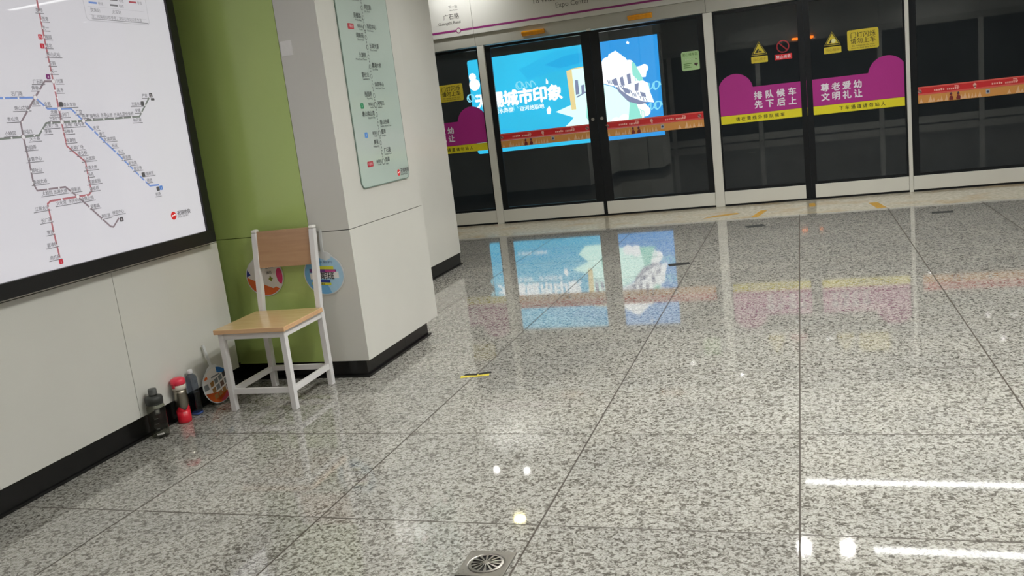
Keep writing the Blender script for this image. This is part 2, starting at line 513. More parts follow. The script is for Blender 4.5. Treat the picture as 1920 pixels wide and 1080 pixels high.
# ------------------------------------------------------------------ signs stuck on the glass
STK = 'signs stuck on the screen door glass'
def place(o, org): o.data.transform(Matrix.Translation(-Vector(org))); return o
def purple_sign(x0, x1, dome, lines, yl, label):
    zb, zy, zt = .905, .996, 1.277
    cx, r = dome
    t = thing('queue_sign', label, 'sign', ((x0 + x1) / 2, GY0, zb), 0, 'purple courtesy signs on the glass')
    cz = 1.25
    left = cx < (x0 + x1) / 2
    ang = math.degrees(math.asin((zt - cz) / r))
    arc = disc(cx, cz, r, r, 26, ang, 180 - ang)
    arc = [p for p in arc if x0 <= p[0] <= x1] 
    poly = [(x0, zy), (x1, zy)]
    top = []
    if left: top = [(x1, zt - .012), (x1 - .012, zt)] + arc
    else: top = arc + [(x0 + .004, zt), (x0, zt - .004)]
    if not left and arc[0][0] > x1 - .001: pass
    poly = poly + top
    if left: poly = [p for p in poly if True] + ([(x0, arc[-1][1])] if arc[-1][0] > x0 + 1e-4 else [])
    else: poly = [(x0, zy), (x1, zy)] + ([(x1, arc[0][1])] if arc[0][0] < x1 - 1e-4 else []) + top
    org = (((x0 + x1) / 2), GY0, zb)
    bm = bmesh.new(); slab(bm, GL, poly, .0005, .003)
    o = place(link('purple_panel', bm, PURPLE, t), org)
    bm = bmesh.new(); slab(bm, GL, [(x0, zb + .008), (x0 + .008, zb), (x1 - .008, zb), (x1, zb + .008), (x1, zy - .002), (x0, zy - .002)], .0005, .003)
    place(link('yellow_band', bm, YELLOW, t), org)
    bm = bmesh.new()
    for row, s in enumerate(lines):
        for i, ch in enumerate(s):
            text(bm, GL, ch, lines_x(x0, x1, left, i), 1.148 - row * .097, .088, .0042, 0, 'CENTER', .06)
    text(bm, GL, ' '.join(yl), (x0 + x1) / 2 + (-.04 if left else .03), .932, .046, .0042, 1, 'CENTER', .012)
    place(link('lettering', bm, [WHITEINK, BLACKINK], t), org)
    return t
def lines_x(x0, x1, left, i):
    return (x0 + .42 + i * .118) if left else (x0 + .13 + i * .108)
A_T, A_Y = ('排队候车', '先下后上'), '请在黄线外排队候车'
B_T, B_Y = ('尊老爱幼', '文明礼让'), '下车通道请勿站人'
purple_sign(-.855, .082, (-.668, .186), A_T, A_Y, 'purple and yellow sign domed at its left end, right of the wide post')
purple_sign(.122, 1.041, (.868, .186), B_T, B_Y, 'purple and yellow sign domed at its right end, below the yellow rectangular sticker')
purple_sign(.122 - 4.62, 1.041 - 4.62, (.868 - 4.62, .186), B_T, B_Y, 'purple and yellow sign partly hidden by the white wall, left of the bright blue advert')

def square_sign(x0, x1, z0, z1, label):
    org = ((x0 + x1) / 2, GY0, z0)
    t = thing('warning_sign', label, 'sign', org, 0, 'yellow square stickers on the glass')
    bm = bmesh.new(); slab(bm, GL, rrect(x0, z0, x1, z1, .02), .0005, .003)
    place(link('backing', bm, YELLOW2, t), org)
    bm = bmesh.new()
    cx = (x0 + x1) / 2
    text(bm, GL, '门灯闪烁', cx, z0 + .128, .062, .0036, 0, 'CENTER', .004); text(bm, GL, '请勿上车', cx, z0 + .068, .062, .0036, 0, 'CENTER', .004)
    text(bm, GL, 'Do not get on the train', cx, z0 + .036, .023, .0036, 0, 'CENTER'); text(bm, GL, 'when the door lamp flashes', cx, z0 + .014, .021, .0036, 0, 'CENTER')
    place(link('lettering', bm, BLACKINK, t), org)
square_sign(.493, .797, 1.528, 1.732, 'yellow rectangular sticker with black characters, above the purple sign on the right')
square_sign(.493 - 4.62, .797 - 4.62, 1.522, 1.722, 'yellow rectangular sticker with black characters, left of the blue advert beside the white wall')

def tri_sign(cx, z, label, txt, hand):
    org = (cx, GY0, z)
    t = thing('triangle_sign', label, 'sign', org, 0, 'yellow triangle warnings on the glass')
    def tri(h, dz): return [(cx - .082 * h, z + .082 + dz), (cx + .082 * h, z + .082 + dz), (cx, z + .082 + dz + .140 * h)]
    bm = bmesh.new(); slab(bm, GL, tri(1.0, 0), .0005, .0018, 0); flat(bm, GL, tri(.93, .005), .0026, 1); flat(bm, GL, tri(.74, .016), .0034, 0)
    if hand:
        flat(bm, GL, [(cx - .045, z + .105), (cx - .01, z + .15), (cx + .0, z + .142), (cx - .012, z + .105)], .0042, 1)
        flat(bm, GL, [(cx - .01, z + .108), (cx + .035, z + .104), (cx + .028, z + .116), (cx + .002, z + .128)], .0042, 1)
    else:
        flat(bm, GL, disc(cx + .012, z + .125, .022), .0042, 2)
        flat(bm, GL, [(cx - .035, z + .104), (cx - .012, z + .104), (cx - .004, z + .14), (cx - .012, z + .146)], .0042, 1)
    place(link('triangle', bm, [YELLOW2, BLACKINK, ink('pale_yellow_ink', (226, 222, 160))], t), org)
    bm = bmesh.new(); slab(bm, GL, rrect(cx - .086, z, cx + .086, z + .068, .008), .0005, .003, 0)
    text(bm, GL, txt, cx, z + .022, .036, .0038, 1, 'CENTER')
    place(link('caption', bm, [YELLOW2, ink('faded_ink', (150, 120, 40))], t), org)
tri_sign(-.396, 1.522, 'yellow warning triangle with a dark hand shape, leftmost sticker right of the wide post', '当心夹手', True)
tri_sign(.345, 1.524, 'yellow warning triangle with a pale round spot, left of the yellow rectangular sticker', '当心缝隙', False)
def no_sign(cx, z):
    org = (cx, GY0, z)
    t = thing('prohibition_sign', 'red ring with slash over a red caption, between the two yellow triangles', 'sign', org)
    bm = bmesh.new()
    cz, R1, R0 = z + .135, .066, .054
    n = 32
    for k in range(n):
        a, b = 2 * math.pi * k / n, 2 * math.pi * (k + 1) / n
        flat(bm, GL, [(cx + R0 * math.cos(a), cz + R0 * math.sin(a)), (cx + R1 * math.cos(a), cz + R1 * math.sin(a)), (cx + R1 * math.cos(b), cz + R1 * math.sin(b)), (cx + R0 * math.cos(b), cz + R0 * math.sin(b))], .002)
    ribbon(bm, GL, [(cx - .041, cz + .041), (cx + .041, cz - .041)], .012, .0024)
    place(link('ring', bm, ink('dull_red_ink', (150, 34, 44)), t), org)
    bm = bmesh.new(); slab(bm, GL, rect(cx - .088, z, cx + .088, z + .056), .0005, .003, 0); text(bm, GL, '禁止倚靠', cx, z + .014, .038, .0038, 1, 'CENTER')
    place(link('caption', bm, [RED, WHITEINK], t), org)
no_sign(-.150, 1.526)
def green_sticker():
    x0, x1, z0, z1 = -1.224, -1.028, 1.534, 1.738
    org = ((x0 + x1) / 2, GY0, z0)
    t = thing('green_sticker', 'pale green rounded square sticker at the upper right of the sliding door', 'sticker', org)
    bm = bmesh.new(); slab(bm, GL, rrect(x0, z0, x1, z1, .022), .0005, .003); place(link('backing', bm, LIME, t), org)
    bm = bmesh.new(); text(bm, GL, '爱心候车区', (x0 + x1) / 2, z1 - .046, .034, .0038, 0, 'CENTER', .008)
    for k in range(5): flat(bm, GL, disc(x0 + .05 + k * .022, z0 + .115 + .004 * (k % 2), .005, seg=8), .0038, 1)
    for k in range(3): flat(bm, GL, rect(x0 + .02, z0 + .03 + k * .02, x0 + .11 - .02 * (k % 2), z0 + .037 + k * .02), .0038, 0)
    hx, hz = x1 - .04, z0 + .06
    flat(bm, GL, [(hx, hz - .022), (hx + .02, hz), (hx + .016, hz + .014), (hx + .006, hz + .014), (hx, hz + .006), (hx - .006, hz + .014), (hx - .016, hz + .014), (hx - .02, hz)], .0038, 2)
    flat(bm, GL, [(hx - .008, hz + .062), (hx + .006, hz + .05), (hx + .01, hz + .06)], .0038, 2)
    place(link('print', bm, [LIMED, WHITEINK, ink('dark_heart_ink', (70, 44, 48))], t), org)
green_sticker()

def safety_strip(x0, x1, label):
    z0, zm, z1 = .908, 1.003, 1.076
    org = ((x0 + x1) / 2, GY0, z0)
    t = thing('safety_strip', label, 'sign', org, 0, 'red and orange strips across the sliding doors')
    bm = bmesh.new(); slab(bm, GL, rect(x0, z0, x1, zm - .012), .0005, .003, 0); place(link('orange_band', bm, ORANGE, t), org)
    bm = bmesh.new(); slab(bm, GL, rect(x0, zm - .011, x1, z1), .0005, .003, 0)
    flat(bm, GL, rect(x0, zm - .011, x1, zm + .004), .0035, 1); flat(bm, GL, rect(x0, z1 - .014, x1, z1), .0035, 1)
    place(link('red_band', bm, [RED, PINKR], t), org)
    wd = x1 - x0
    bm = bmesh.new()
    rnd = random.Random(3)
    for c in (.17, .60):                             # pale words with a tail, too small to read
        for k in range(5): flat(bm, GL, rect(x0 + wd * (c + k * .0165), zm + .018, x0 + wd * (c + .011 + k * .0165), zm + .034 + .006 * (k == 3)), .004, 0)
        for k in range(6): flat(bm, GL, rect(x0 + wd * (c + .098 + k * .0145), zm + .014, x0 + wd * (c + .108 + k * .0145), zm + .032 + .008 * (k > 3)), .004, 0)
        ribbon(bm, GL, [(x0 + wd * (c + .155), zm + .052), (x0 + wd * (c + .182), zm + .048), (x0 + wd * (c + .188), zm + .030), (x0 + wd * (c + .178), zm + .014)], .006, .004, 0)
    flat(bm, GL, disc(x0 + wd * .475, zm + .034, .016, .020, 12), .004, 0)
    flat(bm, GL, rect(x0 + wd * .472, zm + .002, x0 + wd * .484, zm + .03), .004, 0)
    for c in (.06, .91):
        flat(bm, GL, disc(x0 + wd * c, zm + .028, .020, seg=14), .004, 2); ribbon(bm, GL, [(x0 + wd * c - .016, zm + .040), (x0 + wd * c + .018, zm + .016)], .012, .0046, 1)
    place(link('red_band_print', bm, [ink('pale_pink_ink', (244, 190, 178)), ink('taupe_ink', (120, 84, 76)), ink('rose_grey_ink', (176, 132, 126))], t), org)
    bm = bmesh.new()
    for c, h, q in ((.07, .055, .016), (.14, .075, .022), (.165, .05, .016), (.20, .035, .02), (.225, .06, .014), (.262, .07, .016), (.375, .055, .013), (.40, .07, .02), (.43, .06, .012), (.455, .055, .012), (.48, .06, .012), (.51, .065, .018),
                    (.725, .05, .02), (.79, .075, .022), (.82, .045, .018), (.855, .06, .016), (.90, .07, .016), (.92, .06, .012)):
        cx = x0 + wd * c
        flat(bm, GL, [(cx - q, z0 + .006), (cx + q, z0 + .006), (cx + q * .55, z0 + h * .5), (cx + q * .15, z0 + h), (cx - q * .3, z0 + h * .6)], .004 + .0001 * (int(c * 1000) % 5), 0)
    for c in (.298, .352):
        cx = x0 + wd * c
        flat(bm, GL, [(cx - .018, z0 + .004), (cx + .018, z0 + .004), (cx + .02, z0 + .03), (cx + .008, z0 + .05), (cx - .012, z0 + .045), (cx - .02, z0 + .02)], .0045, 1)
        flat(bm, GL, disc(cx - .002, z0 + .062, .013, seg=10), .0045, 1); flat(bm, GL, [(cx - .012, z0 + .066), (cx - .002, z0 + .084), (cx + .012, z0 + .068)], .0047, 2)
    flat(bm, GL, rect(x0 + wd * .556, z0 + .028, x0 + wd * .586, z0 + .072), .004, 3); flat(bm, GL, disc(x0 + wd * .571, z0 + .050, .012, seg=10), .0045, 2)
    place(link('orange_band_print', bm, [PEACH, DKRED, NAVY, ink('grey_blue_ink', (170, 176, 186))], t), org)
safety_strip(-3.478, -2.246, 'red and orange strip with pale skyline across the left sliding leaf')
safety_strip(-2.193, -.962, 'red and orange strip with pale skyline across the right sliding leaf')
safety_strip(1.094, 2.327, 'red and orange strip on the dark glass at the far right edge')

# ------------------------------------------------------------------ beyond the doors: track side and the advertising lightbox
YT = 13.62
struct(boxes('wall_tunnel', TUNNEL, [(-12, 12, YT, YT + .2, -1.2, 5)])); struct(boxes('wall_tunnel_left', TUNNEL, [(-12.2, -12, YP + .1, YT, -1.2, 5)])); struct(boxes('wall_tunnel_right', TUNNEL, [(12, 12.2, YP + .1, YT, -1.2, 5)]))
struct(boxes('floor_track_bed', TUNNEL, [(-12, 12, YP + .14, YT, -1.3, -1.2), (-12, 12, YP + .14, YP + .2, -1.2, -.12)]))
struct(boxes('ceiling_tunnel', TUNNEL, [(-12, 12, YP + .21, YT, 3.6, 3.7)]))
YA = 13.49
AD = Plane((0, YA, 0), (1, 0, 0), (0, 0, 1), (0, -1, 0))
ax0, ax1, az0, az1 = -4.914, -1.935, .722, 2.178
org = ((ax0 + ax1) / 2, YT, az0)
ad = thing('advertising_lightbox', 'bright blue backlit advert with white characters behind the sliding door glass', 'billboard', org)
def putad(o): o.data.transform(Matrix.Translation(-Vector(org))); o.parent = ad; return o
K = 1.0
CY = glow('advert_cyan', (52, 206, 250), K, .10); CB = glow('advert_blue', (38, 158, 236), K); CW = glow('advert_white', (250, 255, 255), K * 1.3); CM2 = glow('advert_pale_mint', (206, 248, 236), K * 1.45)
CD = glow('advert_mid_cyan', (44, 194, 244), K); CM = glow('advert_deep_cyan', (32, 180, 238), K); CG = glow('advert_violet_grey', (150, 160, 196), K * .8); CT = glow('advert_mint', (150, 232, 214), K * 1.1); CS = glow('advert_sand', (248, 226, 160), K); CL = glow('advert_pale_cyan', (140, 232, 254), K)
putad(boxes('housing', plain('lightbox_metal', (60, 62, 64), .4), [(ax0 - .03, ax1 + .03, YA + .004, YT - .001, az0 - .03, az1 + .03)]))
bm = bmesh.new()
flat(bm, AD, rrect(ax0, az0, -2.6, az1, .04), .001, 0); flat(bm, AD, rect(-2.9, az0, ax1, az1), .0025, 1)
putad(link('screen', bm, [CY, CB]))
D = dict([
("board",[(-3.339, 1.827), (-3.254, 1.841), (-3.242, 1.242), (-3.318, 1.242)]),
("page",[(-3.263, 1.834), (-3.021, 1.851), (-2.775, 1.859), (-2.849, 0.854), (-3.323, 0.871), (-3.447, 0.998), (-3.354, 1.069), (-3.25, 1.17)]),
("leaf",[(-3.572, 1.239), (-3.327, 1.315), (-3.227, 1.233), (-3.249, 1.106)]),
("mount",[(-2.824, 1.85), (-2.699, 1.896), (-2.672, 1.985), (-2.564, 2.025), (-2.468, 1.943), (-2.463, 1.826), (-2.341, 1.842), (-2.269, 1.755), (-2.205, 1.763), (-2.124, 1.691), (-2.148, 1.594), (-2.268, 1.593), (-2.125, 1.505), (-2.104, 1.372), (-2.055, 1.21), (-2.227, 1.246), (-2.418, 1.345), (-2.629, 1.512), (-2.818, 1.582)]),
("lower",[(-2.851, 1.586), (-2.646, 1.506), (-2.481, 1.369), (-2.386, 1.184), (-2.451, 0.986), (-2.522, 0.931), (-2.834, 0.933), (-2.885, 1.242)]),
("hill",[(-2.406, 1.297), (-2.323, 1.256), (-2.282, 1.078), (-2.23, 0.947), (-2.472, 0.942)]),
("hill2",[(-2.341, 1.842), (-2.296, 1.813), (-2.184, 1.551), (-2.256, 1.544), (-2.342, 1.649)]),
("cloud",[(-2.303, 1.207), (-2.205, 1.227), (-2.147, 1.158), (-2.172, 1.051), (-2.249, 0.997), (-2.316, 1.051)]),
("wave1",[(-4.083, 1.945), (-3.976, 1.972), (-3.489, 2.147), (-3.033, 2.142), (-3.048, 1.83), (-3.523, 1.843), (-3.958, 1.769)]),
("wave2",[(-3.678, 1.957), (-3.331, 2.055), (-3.041, 2.065), (-3.047, 1.924), (-3.435, 1.879)]),
("ridge",[(-2.606, 1.509), (-2.418, 1.345), (-2.227, 1.246), (-2.142, 1.22), (-2.27, 1.203), (-2.442, 1.269), (-2.573, 1.427)]),
("s1",[(-2.661, 1.61), (-2.586, 1.632), (-2.564, 1.52), (-2.628, 1.527)]), ("s2",[(-2.537, 1.626), (-2.488, 1.643), (-2.468, 1.508), (-2.524, 1.514)]),
("s3",[(-2.43, 1.66), (-2.372, 1.675), (-2.37, 1.527), (-2.418, 1.518)]), ("s4",[(-2.519, 1.483), (-2.425, 1.457), (-2.4, 1.376), (-2.479, 1.4)]),
("s5",[(-2.324, 1.506), (-2.258, 1.522), (-2.277, 1.407), (-2.324, 1.413)]), ("s6",[(-2.255, 1.389), (-2.177, 1.364), (-2.167, 1.301), (-2.236, 1.324)]),
("l1",[(-3.221, 1.678), (-3.173, 1.673), (-3.169, 1.466), (-3.228, 1.457)]), ("l2",[(-3.131, 1.588), (-3.08, 1.598), (-3.085, 1.471), (-3.136, 1.462)]),
("drop",[(-3.663, 1.345), (-3.637, 1.279), (-3.66, 1.216), (-3.703, 1.221), (-3.713, 1.286)]),
("moon",[(-2.378, 2.139), (-2.348, 2.12), (-2.358, 2.089), (-2.396, 2.11)]), ("drop2",[(-3.668, 1.757), (-3.639, 1.713), (-3.644, 1.666), (-3.677, 1.678)])])
def art(name, keys, mat, d, extra=None):
    bm = bmesh.new()
    for i, k in enumerate(keys): flat(bm, AD, D[k], d + .0003 * i)
    if extra: extra(bm)
    return putad(link(name, bm, mat))
def ex_sw(bm):
    for pts in ([(-4.9, 1.02), (-4.5, 1.06), (-4.1, .98), (-3.7, 1.02), (-3.5, .96)], [(-4.2, .86), (-3.9, .9), (-3.6, .87)]): ribbon(bm, AD, pts, .05, .004)
art('wave_artwork', ['wave1'], CD, .003, ex_sw); art('deep_wave_artwork', ['wave2'], CM, .0045)
def ex_curl(bm):
    for cx, cz, s in ((-4.0, 1.70, 1), (-4.32, 1.385, 1), (-2.10, 1.45, -1), (-2.10, 1.16, -1), (-4.82, 1.60, 1), (-4.80, 1.36, 1)):
        ribbon(bm, AD, [(cx + s * (-.16 + .012 * k + .02 * math.cos(k)), cz + .05 * math.sin(k * .9)) for k in range(26)], .018, .0055)
        ribbon(bm, AD, [(cx - s * .1 + .06 * math.cos(k * .5) , cz + .06 * math.sin(k * .5)) for k in range(10)], .018, .006)
art('curl_artwork', [], CL, .0, ex_curl)
def ex_cl(bm):
    for x, z, r in ((-2.22, 1.68, .075), (-2.16, 1.72, .06), (-2.28, 1.63, .06), (-2.5, 1.84, .10), (-2.7, 1.86, .09), (-2.38, 1.80, .07), (-2.2, 1.10, .08), (-2.26, 1.17, .07), (-2.52, 1.0, .09), (-2.65, .98, .08), (-4.85, 1.92, .06), (-4.83, 1.80, .09)):
        flat(bm, AD, disc(x, z, r, seg=18), .0080 + .00005 * (x * 100 % 7))
art('pale_mint_artwork', ['page', 'leaf', 'lower'], CM2, .0052)
art('white_artwork', ['mount', 'cloud', 'drop', 'drop2', 'moon'], CW, .0064, ex_cl)
def ex_st(bm):
    for k in range(7): ribbon(bm, AD, [(-2.42 + k * .028, 1.24 - k * .02), (-2.40 + k * .03, 1.1), (-2.46 + k * .04, .94)], .010, .0095)
    for k in range(5): ribbon(bm, AD, [(-2.33 + k * .022, 1.78 - k * .05), (-2.30 + k * .024, 1.55)], .010, .0095)
    flat(bm, AD, [(-3.05, 1.45), (-2.86, 1.40), (-2.86, 1.2), (-3.0, .95), (-3.1, 1.1)], .0095)
art('mint_artwork', ['hill', 'hill2'], CT, .0086, ex_st)
def ex_g(bm):
    rnd = random.Random(5)
    for k in range(26):
        x, z = -2.72 + k * .022, 1.60 - k * .012 + rnd.uniform(-.03, .04)
        ribbon(bm, AD, [(x, z), (x + .01, z - .05)], .012, .0104)
    ribbon(bm, AD, [(-3.22, 1.42), (-3.1, 1.47), (-3.0, 1.5)], .02, .0104)
    for k in range(5): ribbon(bm, AD, [(-2.86 + k * .012, 1.62), (-2.85 + k * .012, 1.46)], .007, .0104)
art('roof_artwork', ['s1', 's2', 's3', 's4', 's5', 's6', 'l1', 'l2', 'ridge'], CG, .0098, ex_g)
def ex_b(bm): ribbon(bm, AD, [(-3.254, 1.841), (-3.02, 1.855), (-2.80, 1.862)], .018, .0104)
art('board_artwork', ['board'], CS, .0102, ex_b)
bm = bmesh.new()
for i, ch in enumerate('无锡城市印象'): text(bm, AD, ch, -4.735 + i * .2365, 1.440, .248, .0112, 0, 'CENTER', .07)
text(bm, AD, '江南水弄堂', -4.44, 1.322, .080, .0112, 0, 'CENTER', .02); text(bm, AD, '运河绝版地', -3.94, 1.322, .080, .0112, 0, 'CENTER', .02)
text(bm, AD, '太湖明珠 江南盛地', -4.2, .905, .06, .0112, 0, 'CENTER', .02)
putad(link('lettering', bm, CW))

# ------------------------------------------------------------------ the other side of the platform (seen only in reflections)
BK = sthing('wall_behind', (0, YB, 0))
def B(o): o.data.transform(Matrix.Translation((0, -YB, 0))); o.parent = BK; return o
B(boxes('door_glass', BLKG, [(-9, 10, YB - .08, YB - .05, .02, 2.12)]))
pp = [-7.5, -5.5, -2.9, -.9, 1.7, 3.7, 6.3, 8.3]
for x in pp: B(boxes('post', PSDW, [(x - .05, x + .05, YB - .05, YB, 0, 2.12)]))
for a, b in zip(pp, pp[1:]): B(boxes('kick_panel', PSDW, [(a + .06, b - .06, YB - .05, YB - .01, .02, .17)]))
for a, b in zip([-9] + pp, pp + [10]): B(boxes('header_panel', HEADW, [(a + .003, b - .003, YB - .05, YB + .02, 2.26, HC)]))
B(boxes('header_band', HEADG, [(-9, 10, YB - .05, YB + .005, 2.12, 2.258)]))
LAMPON = glow('lit_amber_lens', (255, 122, 20), 14.0)
door_lamp(.11, 'lit orange door lamp across the platform, seen mirrored between the two warning triangles', LAMPON, .46, YB + .005, 1)

# ------------------------------------------------------------------ ceiling lights
LON = glow('linear_diffuser_lit', (252, 253, 250), LINEAR_L); SON = glow('downlight_lens_lit', (252, 252, 248), DOWNLIGHT_L)
RIM = plain('downlight_rim', (210, 210, 210), .35)
def linear(x0, x1, y):
    t = thing('ceiling_light', 'long white ceiling light strip, some mirrored as pale bars in the floor, others added unseen for fill', 'ceiling light', ((x0 + x1) / 2, y, HC), 0, 'linear ceiling lights')
    h = (x1 - x0) / 2
    bm = bmesh.new()
    for b in ((-h - .02, h + .02, -.085, -.06), (-h - .02, h + .02, .06, .085), (-h - .02, -h, -.06, .06), (h, h + .02, -.06, .06)): box(bm, b[0], b[1], b[2], b[3], -.03, -.0005)
    link('frame', bm, RIM, t)
    bm = bmesh.new(); box(bm, -h, h, -.06, .06, -.022, -.0005); link('diffuser', bm, LON, t)
for x0, x1, y in ((-.16, 2.7, 9.70), (.44, 2.36, 8.21), (4.4, 7.0, 9.70), (-7.4, -4.9, 9.70), (3.4, 7.4, 2.1), (3.4, 7.4, .6)): linear(x0, x1, y)  # first pair mirrored in the floor, the rest added out of view for fill
first = None
def downlight(x, y, sc=1.0):
    global first
    if first is None:
        t = thing('downlight', 'round recessed ceiling downlight, some mirrored as white spots in the floor, others added unseen for brightness', 'ceiling light', (x, y, HC), 0, 'round ceiling downlights')
        bm = bmesh.new(); n = 28
        ring = [[bm.verts.new((r * math.cos(2 * math.pi * k / n), r * math.sin(2 * math.pi * k / n), z)) for k in range(n)] for r, z in ((.074, -.0005), (.072, -.028), (.060, -.030), (.056, -.003))]
        for a, b in zip(ring, ring[1:]):
            for k in range(n): bm.faces.new((a[k], a[(k + 1) % n], b[(k + 1) % n], b[k]))
        link('rim', bm, RIM, t)
        bm = bmesh.new(); bm.faces.new([bm.verts.new((0.055 * math.cos(2 * math.pi * k / n), -.055 * math.sin(2 * math.pi * k / n), -.003)) for k in range(n)])
        link('lens', bm, SON, t)
        first = t; t.scale = (sc, sc, 1)
    else:
        t = first.copy(); COL.objects.link(t); t.location = (x, y, HC); t.scale = (sc, sc, 1)
        for ch in list(first.children):
            c = ch.copy(); COL.objects.link(c); c.parent = t
for x, y, k in ((-3.88, 9.9, 0.58), (-3.47, 9.88, 0.58), (-0.18, 8.23, 1), (0.21, 8.25, 1), (-1.08, 6.85, 1), (-0.24, 3.76, 1), (0.17, 3.76, 1), (2.88, 3.78, 1), (3.28, 3.85, 1), (2.44, 0.11, 1), (2.78, 0.09, 1), (0.26, 4.97, 1), (2.84, 5.27, 1), (-0.6, 0.2, 1), (-0.2, 0.2, 1), (-0.2, 2.9, 1), (0.2, 2.9, 1), (6.0, 4.1, 1), (6.4, 4.1, 1), (6.0, 8.04, 1), (6.4, 8.04, 1), (3.3, 6.9, 1), (6, 0.5, 1), (-6.6, 9.66, 1), (-1.9, 6.2, 1)): downlight(x, y, k)  # early entries read off floor reflections, later ones added unseen to brighten the hall

WARM = glow('warm_lens_lit', (255, 240, 170), 60.0)
wl = thing('warm_downlight', 'small yellowish ceiling spotlight mirrored in the floor near the drain', 'ceiling light', (-3.17, 8.60, HC))
bm = bmesh.new(); lathe(bm, [(.075, -.0005), (.075, -.022), (.066, -.024)], 28); link('rim', bm, RIM, wl)
bm = bmesh.new(); lathe(bm, [(.062, -.0245), (.062, -.027)], 28); link('lens', bm, WARM, wl)

# ------------------------------------------------------------------ route map lightbox on the left wall
MX = -2.975
MP = Plane((MX, 0, 0), (0, 1, 0), (0, 0, 1), (1, 0, 0))
my0, my1, mz0, mz1 = 1.15, 3.902, .893, 2.42
fy1, fz0 = 3.957, .828
org = (XW, (my0 + my1) / 2, fz0)
mp = thing('route_map_lightbox', 'large white backlit metro route map in a black frame on the left wall', 'map', org)
def putm(o): o.data.transform(Matrix.Translation(-Vector(org))); o.parent = mp; return o
FRM = plain('black_frame', (24, 24, 25), .35, var=.1)
putm(boxes('frame', FRM, [(XW + .0005, MX + .012, my0 - .055, fy1, fz0, mz0), (XW + .0005, MX + .012, my0 - .055, fy1, mz1, mz1 + .065), (XW + .0005, MX + .012, my1, fy1, mz0, mz1), (XW + .0005, MX + .012, my0 - .055, my0, mz0, mz1)], bev=.002))
SHEET = lit_sheet('backlit_map_sheet', (216, 214, 220), .45, .56)
putm(boxes('map_sheet', SHEET, [(XW + .001, MX, my0 + .001, my1 - .001, mz0 + .001, mz1 - .001)]))
film = lambda n, c: MATS.get('film_' + n) or MATS.setdefault('film_' + n, lit_sheet('film_' + n, c, .45, .56, .3))
L1 = [(3.094, 2.3), (3.092, 1.981), (3.089, 1.831), (3.088, 1.662), (3.086, 1.492), (3.088, 1.391), (3.173, 1.317), (3.172, 1.233), (3.173, 1.187), (3.154, 1.174), (3.088, 1.174), (2.938, 1.174), (2.921, 1.165), (2.92, 1.049), (2.923, 0.938)]
L4 = [(3.088, 1.662), (3.042, 1.662), (3.026, 1.648), (2.974, 1.597), (2.875, 1.499), (2.872, 1.442), (2.873, 1.393), (2.874, 1.355), (2.872, 1.252), (2.883, 1.224), (3.033, 1.222), (3.088, 1.174), (3.144, 1.119), (3.242, 1.02), (3.259, 1.015), (3.303, 1.049)]
L3 = [(2.3, 1.598), (2.803, 1.598), (2.974, 1.597), (3.026, 1.55), (3.089, 1.548), (3.152, 1.547), (3.21, 1.492), (3.337, 1.37), (3.367, 1.343), (3.546, 1.169), (3.612, 1.167)]
L2 = [(2.3, 1.442), (2.76, 1.442), (2.872, 1.442), (2.953, 1.445), (3.003, 1.492), (3.088, 1.492), (3.21, 1.492), (3.567, 1.496), (3.659, 1.582)]
